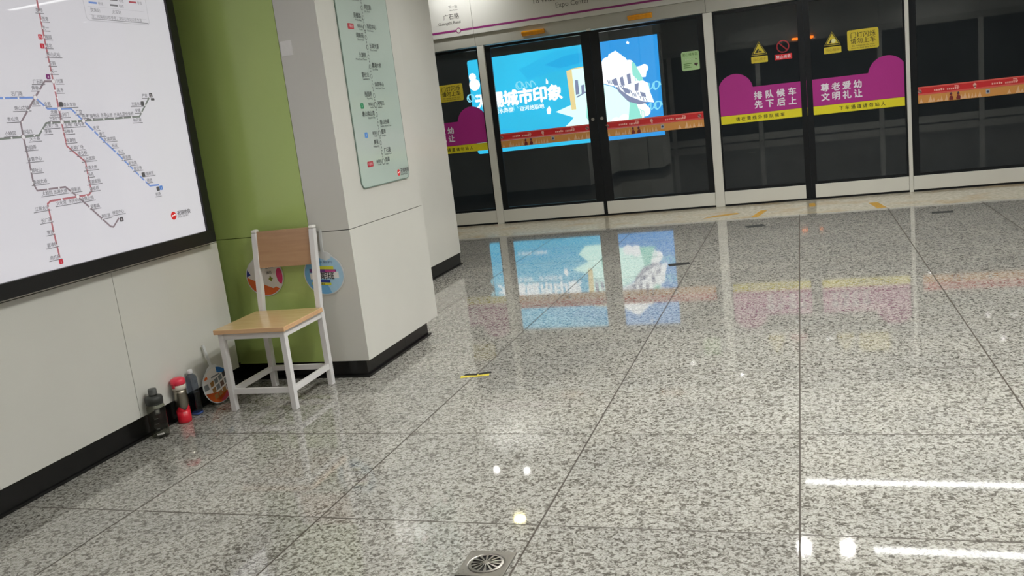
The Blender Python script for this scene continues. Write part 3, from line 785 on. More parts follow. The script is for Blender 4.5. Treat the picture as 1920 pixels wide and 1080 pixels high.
NAMES = [('西漳', 3.113, 1.917), ('天一', 3.106, 1.88), ('堰桥', 3.092, 1.951), ('刘潭', 3.122, 1.662), ('民丰', 3.115, 1.624), ('无锡火车站', 3.14, 1.563), ('胜利门', 3.107, 1.522), ('三阳广场', 3.059, 1.508), ('南禅寺', 3.113, 1.451), ('谈渡桥', 3.115, 1.413), ('太湖广场', 3.141, 1.381), ('清名桥', 3.165, 1.355), ('梅园', 3.11, 1.844), ('锡北', 3.103, 1.808), ('惠山北站', 3.118, 1.772), ('庄前', 3.102, 1.736), ('天一', 3.102, 1.702), ('广石路', 3.006, 1.661), ('黄巷', 2.984, 1.635), ('石门路', 2.886, 1.613), ('惠山古镇', 2.895, 1.556), ('青山湾', 2.84, 1.514), ('盛岸', 2.971, 1.575), ('会展', 3.03, 1.569), ('北塘', 3.056, 1.535), ('广益', 3.194, 1.531), ('靖海', 3.225, 1.513), ('广瑞', 3.253, 1.51), ('柏庄', 3.292, 1.512), ('东亭', 3.337, 1.512), ('庄桥', 3.373, 1.51), ('云林', 3.419, 1.51), ('九里仓', 3.465, 1.512), ('查桥', 3.511, 1.512), ('映月湖', 3.547, 1.48), ('安镇', 3.563, 1.524), ('无锡东站', 3.566, 1.555), ('严家', 3.63, 1.592), ('上马墩', 3.183, 1.479), ('东林广场', 3.134, 1.479), ('五爱广场', 3.027, 1.48), ('荣巷', 3.003, 1.457), ('大王基', 2.927, 1.432), ('小桃园', 2.813, 1.459), ('河埒口', 2.895, 1.461), ('东风', 3.276, 1.457), ('春江', 3.304, 1.429), ('太湖花园', 3.344, 1.404), ('旺庄', 3.368, 1.374), ('长江', 3.399, 1.343), ('西园弄', 2.898, 1.398), ('体育中心', 2.904, 1.351), ('管社山', 2.902, 1.305), ('蠡湖大桥', 2.906, 1.258), ('大剧院', 2.93, 1.208), ('五湖大道', 3.0, 1.207), ('周新苑', 3.086, 1.205), ('文化宫', 2.992, 1.159), ('市民中心', 3.068, 1.159), ('金匮公园', 3.14, 1.159), ('塘铁桥', 3.192, 1.197), ('南湖家园', 3.2, 1.227), ('扬名', 3.187, 1.259), ('华清大桥', 3.198, 1.289), ('人民医院', 3.196, 1.328), ('江南大学', 2.887, 1.15), ('长广溪', 2.895, 1.1), ('雪浪', 2.902, 1.048), ('葛埭桥', 2.898, 0.996), ('南方泉', 2.899, 0.943), ('吴都路', 3.175, 1.121), ('具区路', 3.227, 1.07), ('博览中心', 3.305, 1.076), ('新光路', 3.46, 1.286), ('周泾巷', 3.487, 1.259), ('无锡新区', 3.553, 1.227), ('硕放', 3.551, 1.195), ('机场', 3.592, 1.124), ('高浪路', 3.428, 1.315)]
STN = [(3.09, 1.945), (3.093, 1.91), (3.092, 1.88), (3.09, 1.843), (3.088, 1.806), (3.088, 1.77), (3.085, 1.733), (3.086, 1.698), (3.086, 1.623), (3.09, 1.594), (3.089, 1.451), (3.092, 1.407), (3.001, 1.627), (2.923, 1.547), (2.882, 1.501), (2.889, 1.597), (2.82, 1.598), (3.013, 1.558), (3.177, 1.524), (3.262, 1.495), (3.334, 1.495), (3.399, 1.495), (3.457, 1.496), (3.512, 1.496), (3.618, 1.548), (3.588, 1.514), (2.928, 1.444), (2.976, 1.463), (3.031, 1.492), (3.136, 1.492), (3.174, 1.492), (2.814, 1.442), (3.257, 1.445), (3.283, 1.423), (3.32, 1.393), (3.367, 1.341), (2.874, 1.355), (2.873, 1.303), (2.87, 1.258), (2.937, 1.224), (2.996, 1.222), (3.06, 1.2), (3.144, 1.119), (3.203, 1.06), (3.136, 1.171), (3.17, 1.2), (3.169, 1.224), (3.172, 1.259), (3.172, 1.288), (2.999, 1.174), (2.921, 1.148), (2.917, 1.094), (2.919, 1.043), (2.92, 0.99), (3.405, 1.307), (3.435, 1.277), (3.458, 1.254), (3.49, 1.225), (3.517, 1.195)]
INT = [(3.088, 1.662), (2.974, 1.597), (3.089, 1.547), (3.088, 1.492), (3.21, 1.492), (2.872, 1.442), (3.088, 1.174)]
for nm, pts, c, d in (('red_line', L1, (176, 112, 118), .0010), ('plum_line', L4, (140, 126, 132), .0014), ('blue_line', L3, (122, 150, 208), .0018), ('grey_green_line', L2, (126, 132, 126), .0012)):
    bm = bmesh.new(); ribbon(bm, MP, pts, .0085, d); putm(link(nm, bm, film('map_' + nm, c)))
bm = bmesh.new()
for a, b in STN: flat(bm, MP, disc(a, b, .0045, seg=10), .0022, 0)
for a, b in INT: flat(bm, MP, disc(a, b, .0105, seg=14), .0021, 1); flat(bm, MP, disc(a, b, .0085, seg=14), .0024, 0)
putm(link('station_dots', bm, [film('map_dot', (222, 220, 222)), film('map_ring', (170, 150, 156))]))
bm = bmesh.new()
for s, a, b in NAMES:
    text(bm, MP, s, a, b - .006, .0185, .0020, 0, 'CENTER', .012)
    ww = .0185 * len(s) * .62
    flat(bm, MP, rect(a - ww, b - .0135, a + ww, b - .0105), .002, 0)
putm(link('station_names', bm, film('map_text', (122, 120, 124))))
bm = bmesh.new()
for i, (a, b, mi, s) in enumerate(((3.068, 1.843, 0, 'S1'), (3.068, 1.806, 0, '1'), (3.065, 1.681, 1, '4'), (2.924, .92, 0, '1'), (3.621, 1.151, 2, '3'), (3.317, 1.041, 3, '4'), (3.673, 1.594, 3, '2'), (3.598, 1.149, 3, ''), (3.516, 1.226, 3, ''), (3.604, 1.556, 3, ''), (3.102, 1.566, 3, ''))):
    flat(bm, MP, rrect(a - .011, b - .0105, a + .011, b + .0105, .004, 3), .0024, mi)
    if s: text(bm, MP, s, a, b - .006, .016, .0028, 4, 'CENTER')
flat(bm, MP, rrect(3.668, 1.569, 3.694, 1.580, .003, 3), .0024, 3)
putm(link('line_badges', bm, [film('badge_red', (190, 52, 66)), film('badge_purple', (120, 50, 110)), film('badge_blue', (80, 130, 200)), film('badge_grey', (86, 84, 86)), film('badge_white', (226, 214, 218))]))
bm = bmesh.new()
flat(bm, MP, rrect(3.352, 1.926, 3.765, 2.2, .02), .0008, 0); flat(bm, MP, rrect(3.355, 1.929, 3.762, 2.197, .018), .0012, 1)
for a, b, mi in ((3.384, 2.006, 2), (3.516, 2.004, 3), (3.646, 2.028, 4), (3.521, 2.029, 3), (3.384, 2.03, 4)):
    flat(bm, MP, rect(a, b - .004, a + .05, b + .004), .0018, mi); text(bm, MP, '号线', a + .056, b - .007, .016, .0018, 3)
text(bm, MP, '换乘站', 3.385, 1.967, .02, .0018, 3); text(bm, MP, '火车站', 3.52, 1.967, .02, .0018, 3)
flat(bm, MP, rect(3.372, 1.952, 3.745, 1.9532), .0018, 0); flat(bm, MP, rect(3.372, 1.988, 3.745, 1.9892), .0018, 0)
text(bm, MP, '注：线路图仅供参考，具体以车站公告为准', 3.385, 1.94, .0172, .0018, 3)
flat(bm, MP, rect(3.385, 1.934, 3.755, 1.9365), .0018, 3)
putm(link('legend', bm, [film('legend_edge', (186, 184, 190)), film('legend_paper', (214, 212, 218)), film('map_blue', (108, 140, 204)), film('map_text', (122, 120, 124)), film('map_red', (172, 82, 92))]))
def metro_logo(pl, a, b, r, ts, parent_put, s1='无锡地铁', s2='WUXI METRO', d=.0022):
    bm = bmesh.new(); flat(bm, pl, disc(a, b, r, r, 24), d, 0)
    ribbon(bm, pl, [(a - r * .75, b - r * .25), (a - r * .4, b + r * .1), (a, b), (a + r * .35, b + r * .2), (a + r * .8, b + r * .15)], r * .3, d + .0004, 1)
    text(bm, pl, s1, a + r * 1.4, b - ts * .1, ts, d, 2, 'LEFT', .008); text(bm, pl, s2, a + r * 1.4, b - ts * .62, ts * .5, d, 2, 'LEFT')
    return parent_put(link('metro_logo', bm, [film('logo_red', (206, 40, 44)), film('logo_white', (240, 236, 236)), film('logo_text', (70, 66, 68))]))
metro_logo(MP, 3.673, 1.006, .020, .026, putm)

# ------------------------------------------------------------------ line poster on the column
CP = Plane((XC, 0, 0), (0, 1, 0), (0, 0, 1), (1, 0, 0))
org = (XC, 4.66, 1.0)
po = thing('line_poster', 'tall pale green glass panel listing stations on the white column', 'poster', org)
def putp(o): o.data.transform(Matrix.Translation(-Vector(org))); o.parent = po; return o
GLASSP = plain('pale_green_glass_print', (186, 202, 194), .1, var=.03, scale=1.5)
EDGEP = plain('poster_edge', (120, 138, 128), .25)
bm = bmesh.new(); slab(bm, CP, rrect(4.343, .998, 4.972, 2.5, .04, 6), .0005, .006, 1); flat(bm, CP, rrect(4.348, 1.003, 4.967, 2.495, .037, 6), .0062, 0)
putp(link('glass_panel', bm, [GLASSP, EDGEP]))
ST = [('刘潭', 'Liutan', 'R', 1), ('广石路', 'Guangshi Road', 'R', 0), ('黄巷', 'Huangxiang', 'L', 0), ('盛岸', "Sheng'an", 'R', 3), ('惠山古镇', 'Huishan Ancient Town', 'R', 0), ('惠山青山湾', 'Qingshan Bay', 'L', 0), ('河埒口', 'Heliekou', 'R', 2), ('西园弄', 'Xiyuanlong', 'L', 0), ('体育中心', 'Wuxi Sports Center', 'R', 0), ('管社山', 'Guansheshan', 'L', 0), ('蠡湖大桥', 'Lihu Bridge', 'R', 0), ('大剧院', 'Wuxi Grand Theatre', 'L', 0), ('五湖大道', 'Wuhu Avenue', 'R', 0), ('周新苑', 'Zhouxinyuan', 'L', 0), ('市民中心', 'Civic Center', 'R', 1), ('吴都路', 'Wudu Road', 'L', 0), ('具区路', 'Juqu Road', 'R', 0), ('博览中心', 'Expo Center', 'L', 0)]
bmd, bmt, bmb = bmesh.new(), bmesh.new(), bmesh.new()
for i, (zh, en, side, bd) in enumerate(ST):
    z, y = 1.123 + i * .0528, 4.641 + .0004 * i
    r = .018 if bd else .0135
    flat(bmd, CP, disc(y, z, r, seg=18), .0070, 0); flat(bmd, CP, disc(y, z, r * .72, seg=18), .0075, 1)
    flat(bmd, CP, rect(y - .0025, z + .021, y + .0025, z + .032), .0070, 0); flat(bmd, CP, [(y - .006, z + .026), (y + .006, z + .026), (y, z + .036)], .0072, 0)
    sg, al = (1, 'LEFT') if side == 'R' else (-1, 'RIGHT')
    text(bmt, CP, zh, y + sg * .026, z - .002, .03, .0070, 0, al, .01); text(bmt, CP, en, y + sg * .026, z - .019, .0155, .0070, 0, al)
    if bd:
        ww = .07 if bd == 1 else .036
        flat(bmb, CP, rrect(y - .165 - ww / 2, z - .015, y - .165 + ww / 2, z + .015, .005, 3), .0070, bd - 1)
        text(bmt, CP, '换乘站', y - .022, z - .002, .022, .0070, 0, 'RIGHT'); text(bmt, CP, 'Transfer', y - .026, z - .016, .014, .0070, 0, 'RIGHT')
        text(bmb, CP, {1: '1号线', 2: '2', 3: '3'}[bd], y - .165, z - .007, .02, .0074, 3, 'CENTER')
putp(link('station_markers', bmd, [ink('poster_grey', (110, 116, 114)), GLASSP])); putp(link('station_names', bmt, ink('poster_text', (84, 90, 90))))
putp(link('transfer_badges', bmb, [ink('badge_red', (190, 52, 66)), ink('poster_green', (40, 150, 100)), ink('poster_blue', (90, 150, 220)), ink('badge_white', (226, 214, 218))]))
metro_logo(CP, 4.823, 1.042, .019, .03, putp, d=.0072)

# blank white sticker on the column front (its code is left out)
KP = Plane((0, YC, 0), (1, 0, 0), (0, 0, 1), (0, -1, 0))
bm = bmesh.new(); slab(bm, KP, rect(-2.504, 1.726, -2.437, 1.800), .0004, .0014)
tag(place(link('paper_sticker', bm, ink('sticker_paper', (234, 233, 230))), (0, 0, 0)), 'small white paper sticker on grey column face beside the green panel', 'sticker')

# ------------------------------------------------------------------ chair
ch = thing('wooden_chair', 'white framed chair with light wooden seat and backrest by the green panel', 'chair', (-2.631, 3.842, 0), math.radians(2.2))
ZS = .427
def up(z): return .0 if z < .43 else .058 * (z - .43) / .42
for s in (-1, 1):
    bm = bmesh.new(); box(bm, s * .172 - .014, s * .172 + .014, -.211, -.180, 0.0, ZS - .024, .002); link('leg', bm, WPAINT, ch)
for s in (-1, 1):
    bm = bmesh.new()
    sweep(bm, [(s * .1715, .198 + up(z), z) for z in (0, .2, .40, .43, .5, .6, .7, .8, .838)], .0145, .0165)
    bmesh.ops.bevel(bm, geom=[e for e in bm.edges if abs(e.verts[0].co.x - e.verts[1].co.x) < 1e-6 and abs(e.verts[0].co.z - e.verts[1].co.z) > .01], offset=.003, segments=2, affect='EDGES')
    po_ = link('back_post', bm, WPAINT, ch)
    bm = bmesh.new(); box(bm, s * .1715 - .0155, s * .1715 + .0155, .180 + up(.846), .216 + up(.846), .8385, .856, .007, seg=3)
    link('cap', bm, plain('white_plastic_cap', (232, 230, 226), .4), po_)
AP = [(-.158, .158, -.204, -.186), (-.158, .158, .187, .205)]
for a in AP:
    bm = bmesh.new(); box(bm, a[0], a[1], a[2], a[3], ZS - .056, ZS - .024); link('apron', bm, WPAINT, ch)
for s in (-1, 1):
    bm = bmesh.new(); box(bm, s * .172 - .012, s * .172 + .012, -.180, .1815, ZS - .056, ZS - .024); link('apron', bm, WPAINT, ch)
for a in AP:
    bm = bmesh.new(); box(bm, a[0], a[1], a[2], a[3], .086, .114, .001); link('stretcher', bm, WPAINT, ch)
for s in (-1, 1):
    bm = bmesh.new(); box(bm, s * .172 - .010, s * .172 + .010, -.180, .1815, .086, .114, .001); link('stretcher', bm, WPAINT, ch)
bm = bmesh.new(); fs = box(bm, -.199, .199, -.226, .178, ZS - .0235, ZS, .0025)
bm.faces.ensure_lookup_table()
for f in bm.faces: f.material_index = 0 if abs(f.normal.z) > .9 else 1
bm.normal_update()
for f in bm.faces: f.material_index = 0 if f.normal.z > .9 else 1
link('seat', bm, [SEATW, EDGEW], ch)
bm = bmesh.new()
for z in (.652, .845): pass
sec = []
for z in (.652, .70, .75, .80, .845):
    y = .197 + up(z)
    sec.append([bm.verts.new((x, y + d, z)) for x, d in ((-.1565, -.008), (.1565, -.008), (.1565, .008), (-.1565, .008))])
for a, b in zip(sec, sec[1:]):
    for k in range(4): bm.faces.new((a[k], a[(k + 1) % 4], b[(k + 1) % 4], b[k]))
bm.faces.new(sec[0][::-1]); bm.faces.new(sec[-1])
link('backrest', bm, BACKW, ch)

# ------------------------------------------------------------------ hand fans
RIMW = plain('milky_plastic', (214, 216, 216), .3)
def fan_outline(R, hl, hw):
    """round blade with a shoulder at the handle (handle runs to +b)"""
    a0 = 62
    pts = disc(0, 0, R, R * .93, 40, a0 + 30 - 2 - 360 + 60, a0 + 0)  # clockwise free part replaced below
    pts = []
    for k in range(41):
        t = math.radians(118 + (304) * k / 40.0)
        pts.append((R * math.cos(t), R * .93 * math.sin(t)))
    # shoulder in to the handle
    e = pts[-1]
    pts += [(e[0] * .62, e[1] + R * .16), (hw * 1.6, R * 1.03), (hw, R * 1.14), (hw, R + hl - hw), (hw * .6, R + hl), (-hw * .6, R + hl), (-hw, R + hl - hw), (-hw, R * 1.14), (-hw * 1.6, R * 1.03), (-e[0] * .62, e[1] + R * .16)]
    return pts
def clip_disc(poly, R):
    """keep a printed shape inside the round blade"""
    out = []
    for a, b in poly:
        q = math.hypot(a, b / .93)
        out.append((a, b) if q <= R else (a * R / q, b * R / q))
    return out
def dense(poly, n=8):
    out = []
    for i in range(len(poly)):
        p, q = poly[i], poly[(i + 1) % len(poly)]
        for k in range(n): out.append((p[0] + (q[0] - p[0]) * k / n, p[1] + (q[1] - p[1]) * k / n))
    return out
def fan(name_label, pl, loc, mat_rot, R, prints, base):
    t = thing('hand_fan', name_label, 'hand fan', loc, 0, 'round advertising hand fans')
    t.rotation_mode = 'QUATERNION'; t.rotation_quaternion = mat_rot
    P0 = Plane((0, 0, 0), (1, 0, 0), (0, 0, 1), (0, -1, 0))
    hl, hw = .12, .0075
    out = fan_outline(R, hl, hw)
    bm = bmesh.new()
    blade = [p for p in out if p[1] <= R * 1.05]
    slab(bm, P0, blade, -.0015, .0015)
    link('blade', bm, RIMW, t)
    bm = bmesh.new(); slab(bm, P0, [(-hw, R * 1.0), (hw, R * 1.0), (hw, R + hl - hw), (hw * .6, R + hl), (-hw * .6, R + hl), (-hw, R + hl - hw)], -.0028, .0028)
    link('handle', bm, RIMW, t)
    bm = bmesh.new()
    Ri = R * .955
    flat(bm, P0, clip_disc(disc(0, -.0, Ri, Ri * .93, 40), Ri), .0020, 0)
    mats = [base]
    d = .0023
    for poly, m in prints:
        if m not in mats: mats.append(m)
        if isinstance(poly, tuple):
            s, a, b, sz, bold = poly; text(bm, P0, s, a, b, sz, d, mats.index(m), 'CENTER', bold)
        else: flat(bm, P0, clip_disc(dense(poly), Ri), d, mats.index(m))
        d += .00012
    link('print', bm, mats, t)
    return t
FO = ink('fan_orange', (226, 104, 34)); FW = ink('fan_white', (226, 222, 218)); FB = ink('fan_blue', (58, 140, 206)); FN = ink('fan_navy', (40, 60, 150)); FP = ink('fan_pink', (208, 40, 104)); FG = ink('fan_olive', (128, 142, 40)); FBR = ink('fan_brown', (96, 62, 44)); FGY = ink('fan_grey', (120, 122, 128))
from mathutils import Quaternion
q1 = Quaternion((0, 1, 0), math.radians(-6))
pr1 = [([(-.13, .02), (.06, -.085), (.02, -.13), (-.13, -.13)], FO), ([(.03, -.075), (.055, -.065), (.09, -.09), (.03, -.12)], FO), ([(-.085, .02), (-.1, .055), (-.12, .03), (-.12, .01)], FN),
       ([(.01, .055), (.03, .045), (.065, .04), (.12, .055), (.10, .12), (.0, .12)], FB), (disc(.096, -.012, .022, .045, 18), FP), (disc(.035, -.018, .014, .006, 12), FG), (disc(.035, -.018, .006, .016, 12), FG),
       (rect(-.055, -.04, -.03, .0), FBR), (disc(-.043, .0, .018, .012, 12), FBR), (('暑期', .035, .04, .018, .01), FGY), (('报名', .035, .01, .018, .01), FGY), (rect(-.082, .03, -.055, .058), FW)]
fan('orange white and blue round fan on the green panel behind the chair', None, (-2.829, YC - .0045, .592), q1, .118, pr1, FW)
SKY = ink('fan_sky', (112, 176, 222)); SKY2 = ink('fan_light_sky', (168, 206, 230)); CYL = ink('fan_yellow', (214, 214, 60)); WLB = ink('fan_label', (232, 230, 228)); DK = ink('fan_black', (44, 42, 48)); PUR = ink('fan_violet', (110, 56, 130)); FPK = ink('fan_magenta', (196, 66, 140))
q2 = Quaternion((0, 1, 0), math.radians(4))
pr2 = [([(-.02, .12), (.13, .12), (.13, -.12), (.05, -.12), (.0, -.02)], SKY2), ([(-.02, .09), (.02, .075), (.05, .09), (.03, .13), (-.03, .13)], RIMW), (rect(-.065, .028, .06, .045), CYL), (rect(-.085, .008, .075, .028), PUR), (rect(.01, .010, .07, .026), FPK),
       ([(-.082, -.028), (.09, -.018), (.088, .016), (-.085, .004)], WLB), (('暑期班', .0, -.022, .042, .03), DK), (rect(-.03, -.046, .035, -.03), FN), (rect(-.075, -.058, .04, -.044), CYL), (('咨询报名', -.02, -.056, .012, .01), DK), (('快乐成长 快乐学习', .0, .062, .014, .0), NAVY)]
fan('light blue round fan with white label on grey column face right of the chair', None, (-2.461, YC - .0045, .583), q2, .121, pr2, SKY)
CLP = ink('fan_collage_brown', (104, 78, 66)); CLG = ink('fan_collage_grey', (120, 124, 126)); CLD = ink('fan_collage_dark', (62, 58, 60)); CLY = ink('fan_collage_gold', (156, 112, 60)); FBL = ink('fan_deep_blue', (20, 100, 170)); CRS = ink('fan_crimson', (196, 72, 90))
pr3 = [([(-.13, -.02), (-.06, -.06), (.0, -.085), (.13, -.07), (.13, -.13), (-.13, -.13)], FO), ([(-.02, -.085), (.05, -.055), (.13, -.03), (.13, -.09), (.02, -.10)], CRS), ([(.03, .12), (.02, .06), (.06, .045), (.13, .05), (.1, .12)], FBL)]
rnd = random.Random(11)
for i in range(5):
    for j in range(3):
        a, b = -.05 + i * .033 , .028 - j * .034 + i * .006
        pr3.append(([(a, b - .026), (a + .026, b - .022), (a + .029, b + .004), (a + .002, b)], (CLP, CLG, CLD, CLY)[rnd.randrange(4)]))
pr3 += [(rect(-.10, .0, -.065, .03), CLG), (rect(-.03, .046, .035, .053), FGY), (rect(-.08, .052, -.055, .066), FO)]
lean = Quaternion((0, 0, 1), math.radians(84)) @ Quaternion((1, 0, 0), math.radians(-8)) @ Quaternion((0, 1, 0), math.radians(-5))
fan('round fan with photo collage standing on the floor against the white wall', None, (-2.967, 3.755, .1005), lean, .104, pr3, FW)

# ------------------------------------------------------------------ bottles by the wall
def curved(bm, r, ang, half, z0, z1, mi=0, n=6, sq=None):
    vs = []
    for k in range(n + 1):
        a = ang - half + 2 * half * k / n
        q = 1.0 if not sq else (abs(math.cos(a)) ** sq + abs(math.sin(a)) ** sq) ** (-1 / sq)
        vs.append((bm.verts.new((r * q * math.cos(a), r * q * math.sin(a), z0)), bm.verts.new((r * q * math.cos(a), r * q * math.sin(a), z1))))
    for a, b in zip(vs, vs[1:]):
        f = bm.faces.new((a[0], b[0], b[1], a[1])); f.material_index = mi
AV = math.radians(-48)          # the side that faces the viewer
SMOKE = clear('smoky_plastic', (.60, .61, .56), .08, .05); SLID = plain('charcoal_plastic', (52, 54, 52), .45); SLID2 = plain('mid_grey_plastic', (88, 90, 88), .45)
t = thing('sports_bottle', 'smoky dark plastic sports bottle with grey lid, leftmost of the three by the wall', 'bottle', (-2.970, 3.287, 0)); t.scale = (1.17, 1.17, 1.0)
bm = bmesh.new(); lathe(bm, [(.030, 0), (.0355, .004), (.0365, .02), (.0365, .045), (.0350, .052), (.0365, .06), (.0365, .09), (.0355, .096), (.0365, .104), (.0365, .140), (.035, .153), (.030, .162), (.028, .166)]); link('body', bm, SMOKE, t)
bm = bmesh.new(); lathe(bm, [(.027, .160), (.033, .161), (.0338, .166), (.033, .171), (.0345, .172), (.035, .192), (.031, .200), (.017, .203), (.010, .204)]); lid = link('lid', bm, SLID, t)
bm = bmesh.new(); lathe(bm, [(.0165, .2045), (.0172, .212), (.0168, .232), (.0155, .2365), (.006, .238)], 24); link('spout_cap', bm, SLID2, lid)
bm = bmesh.new(); curved(bm, .0368, AV, .38, .018, .026, 0)
for z in (.048, .072, .098): curved(bm, .0368, AV - .15, .18, z, z + .0022, 1)
curved(bm, .0368, AV + .1, .28, .120, .146, 2); curved(bm, .0370, AV + .1, .16, .126, .140, 1)
link('print', bm, [ink('bottle_white', (196, 194, 188)), ink('bottle_tick', (120, 120, 112)), ink('bottle_emblem', (58, 58, 54))], t)
REDP = plain('red_plastic', (226, 40, 58), .3); REDL = plain('red_lid_plastic', (232, 60, 84), .32); CRM = plain('cream_plastic', (214, 206, 192), .4); SS = brushed('flask_steel', (158, 152, 140), .32)
t = thing('vacuum_flask', 'steel vacuum flask with red base and pinkish red lid, between the two plastic bottles', 'bottle', (-2.978, 3.478, 0))
bm = bmesh.new(); lathe(bm, [(.029, 0), (.0325, .003), (.0333, .012), (.0330, .066)]); 
link('base_sleeve', bm, REDP, t)
bm = bmesh.new(); lathe(bm, [(.0328, .0665), (.0325, .09), (.0318, .150), (.0310, .168)]); link('body', bm, SS, t)
bm = bmesh.new()
vs = []
for k in range(33):
    a = AV + .25 + (k - 16) * .09
    zt = .064 + .024 * min(1.0, abs(k - 16) / 9.0) if abs(k - 16) <= 9 else max(.066, .088 - .022 * (abs(k - 16) - 9) / 7.0)
    vs.append((bm.verts.new((.0333 * math.cos(a), .0333 * math.sin(a), .060)), bm.verts.new((.0333 * math.cos(a), .0333 * math.sin(a), zt))))
for p, q in zip(vs, vs[1:]): bm.faces.new((p[0], q[0], q[1], p[1]))
curved(bm, .0336, AV, .10, .052, .058, 1); link('emblem', bm, [REDP, ink('flask_mark', (230, 200, 196))], t)
bm = bmesh.new(); lathe(bm, [(.0305, .1685), (.0330, .170), (.0338, .180), (.0335, .194)]); link('collar', bm, CRM, t)
bm = bmesh.new(); lathe(bm, [(.0335, .1945), (.0355, .197), (.0358, .212), (.033, .222), (.022, .228), (.008, .229)])
lid = link('lid', bm, REDL, t)
bm = bmesh.new(); box(bm, -.007, .007, -.043, -.034, .182, .206, .003); ob = link('latch', bm, plain('dark_red_plastic', (170, 36, 50), .4), lid)
bm = bmesh.new(); box(bm, -.008, .008, .034, .043, .190, .214, .003); link('hinge', bm, plain('dark_red_plastic', (170, 36, 50), .4), lid)
CLR = clear('blue_clear_plastic', (.56, .60, .68), .04, .06); CAPW = plain('white_cap', (226, 226, 228), .4); WAT = clear('water_tint', (.58, .62, .70), .02, .03)
t = thing('plastic_bottle', 'clear bluish square water bottle with white cap, right of the red flask', 'bottle', (-2.984, 3.585, 0)); t.scale = (.85, .85, 1.0)
bm = bmesh.new(); lathe(bm, [(.0225, 0), (.0265, .004), (.0268, .03), (.0262, .11), (.0258, .115), (.0262, .122), (.0256, .19), (.0235, .203), (.014, .210), (.0125, .214), (.0125, .2155)], 40, sq=5); link('body', bm, CLR, t)
bm = bmesh.new(); lathe(bm, [(.021, .003), (.0245, .006), (.0245, .118)], 40, sq=5); link('water', bm, WAT, t)
bm = bmesh.new(); lathe(bm, [(.0238, .0035), (.0270, .0045), (.0272, .013), (.0270, .0135)], 40, sq=5); link('base_ring', bm, plain('blue_base_plastic', (76, 104, 176), .25), t)
bm = bmesh.new(); lathe(bm, [(.0145, .216), (.0150, .219), (.0150, .232), (.0135, .236), (.004, .2365)], 28); link('cap', bm, CAPW, t)

# ------------------------------------------------------------------ floor drain
FP0 = Plane((0, 0, 0), (1, 0, 0), (0, 1, 0), (0, 0, 1))
dr = thing('floor_drain', 'square steel floor drain with round slotted grate in the granite floor', 'drain', (-.961, 2.270, 0))
N = 48; R0 = .055; S = .0745
bm = bmesh.new()
def sqpt(k, h): 
    a = 2 * math.pi * k / N; c, s = math.cos(a), math.sin(a); m = max(abs(c), abs(s)); return (h * c / m, h * s / m)
rings = [[bm.verts.new((*sqpt(k, S), .0004)) for k in range(N)], [bm.verts.new((*sqpt(k, S - .001), .0035)) for k in range(N)], [bm.verts.new((*sqpt(k, S - .006), .0035)) for k in range(N)],
         [bm.verts.new(((R0 + .004) * math.cos(2 * math.pi * k / N), (R0 + .004) * math.sin(2 * math.pi * k / N), .0030)) for k in range(N)], [bm.verts.new((R0 * math.cos(2 * math.pi * k / N), R0 * math.sin(2 * math.pi * k / N), .0012)) for k in range(N)]]
for a, b in zip(rings, rings[1:]):
    for k in range(N): bm.faces.new((a[k], a[(k + 1) % N], b[(k + 1) % N], b[k]))
link('plate', bm, STEEL, dr)
bm = bmesh.new(); slab(bm, FP0, disc(0, 0, R0 - .0002, seg=40), .0003, .0009); link('cavity_shade', bm, plain('drain_cavity_shade', (20, 19, 18), .6), dr)  # flat dark disc painted as the unlit cavity under the grate
bm = bmesh.new(); n = 14
def petal(a, r0, r1, h0, h1):
    ca, sa = math.cos(a), math.sin(a)
    q = [(r0, -h0), (r1, -h1), (r1, h1), (r0, h0)]
    lo = [bm.verts.new((x * ca - y * sa, x * sa + y * ca, .0010)) for x, y in q]
    hi = [bm.verts.new((x * ca - y * sa, x * sa + y * ca, .0045 + .0035 * (1 - math.hypot(x, y) / R0))) for x, y in q]
    bm.faces.new(hi); 
    for i in range(4): bm.faces.new((lo[i], lo[(i + 1) % 4], hi[(i + 1) % 4], hi[i]))
for k in range(n): petal(2 * math.pi * k / n, .009, .047, .0014, .0042)
for k in range(N):
    a, b = 2 * math.pi * k / N, 2 * math.pi * (k + 1) / N
    f = [(.046, .0050), (.0535, .0042), (.0545, .0010)]
    for (r1, z1), (r2, z2) in zip(f, f[1:]):
        bm.faces.new([bm.verts.new((r * math.cos(t), r * math.sin(t), z)) for r, t, z in ((r1, a, z1), (r2, a, z2), (r2, b, z2), (r1, b, z1))])
lathe(bm, [(.0115, .0010), (.0115, .0075), (.009, .0085)], 20)
bmesh.ops.recalc_face_normals(bm, faces=bm.faces)
gr = link('grate', bm, STEEL, dr)
bm = bmesh.new()
for k in range(4):
    a = math.pi / 4 + k * math.pi / 2
    slab(bm, FP0, disc(.090 * math.cos(a), .090 * math.sin(a), .003, seg=12), .0034, .0042)
link('screws', bm, STEEL, dr)

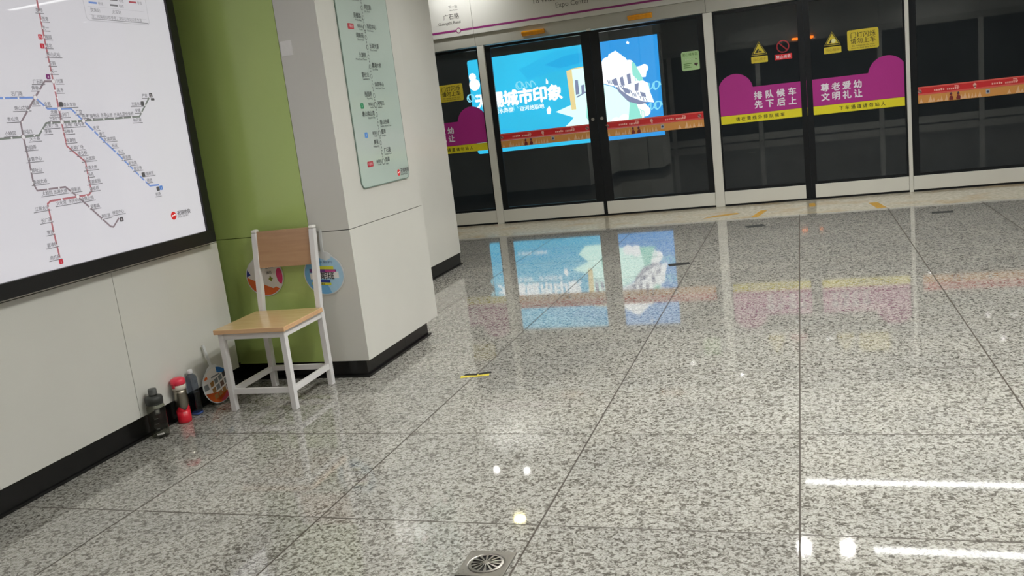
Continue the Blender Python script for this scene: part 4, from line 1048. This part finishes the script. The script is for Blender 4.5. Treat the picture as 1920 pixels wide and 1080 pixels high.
# ------------------------------------------------------------------ bits of tape on the floor
TB = plain('black_tape', (26, 25, 24), .9, var=.2, scale=80); TG = plain('grey_tape', (48, 50, 48), .95, var=.2, scale=80); TY = plain('yellow_tape', (190, 148, 62), .55, var=.2, scale=60); TYB = plain('bright_yellow_tape', (206, 190, 60), .5, var=.2, scale=60)
def tape(poly, mat, label, extra=None, group='tape scraps on the floor'):
    cx = sum(p[0] for p in poly) / len(poly); cy = sum(p[1] for p in poly) / len(poly)
    bm = bmesh.new(); slab(bm, FP0, [(a - cx, b - cy) for a, b in poly], .0003, .0011, 0)
    mats = [mat]
    if extra:
        for i, (q, m) in enumerate(extra):
            mats.append(m); slab(bm, FP0, [(a - cx, b - cy) for a, b in q], .0012 + .0007 * i, .0018 + .0007 * i, i + 1)
    o = link('floor_tape', bm, mats); o.location = (cx, cy, 0)
    return tag(o, label, 'tape', group)
def strip(x0, y0, x1, y1, wd):
    d = Vector((x1 - x0, y1 - y0)).normalized(); n = Vector((-d.y, d.x)) * wd / 2
    p, q = Vector((x0, y0)), Vector((x1, y1))
    return [tuple(p - n), tuple(q - n), tuple(q + n), tuple(p + n)]
tape(strip(-1.045, 6.88, -.885, 6.92, .10), TB, 'black tape strip in the floor reflection right of the blue advert')
tape(strip(-.545, 8.58, -.385, 8.63, .13), TG, 'dark grey tape strip on the floor in front of the wide post')
tape(strip(1.06, 8.66, 1.23, 8.64, .11), TG, 'dark grey tape strip on the floor right of the narrow post')
tape(strip(-1.745, 4.112, -1.60, 4.150, .038), TYB, 'yellow and black tape scrap on a slab corner beside the column', [(strip(-1.735, 4.148, -1.665, 4.150, .026), TB), (strip(-1.66, 4.155, -1.60, 4.185, .03), TB)])
tape(strip(-.50, 9.20, -.42, 9.66, .07), TY, 'ochre tape strip on the pale threshold right of the wide post')
tape(strip(.06, 9.66, .06, 9.92, .06), TY, 'ochre tape piece on the pale threshold below the dark door gap')
tape(strip(.64, 9.62, .69, 9.20, .085), TY, 'ochre tape strip on the pale threshold left of the narrow post')
tape([(-1.02, 9.36), (-.66, 9.52), (-.70, 9.62), (-.92, 9.52)], TY, 'ragged ochre tape scraps on the threshold just left of the wide post')
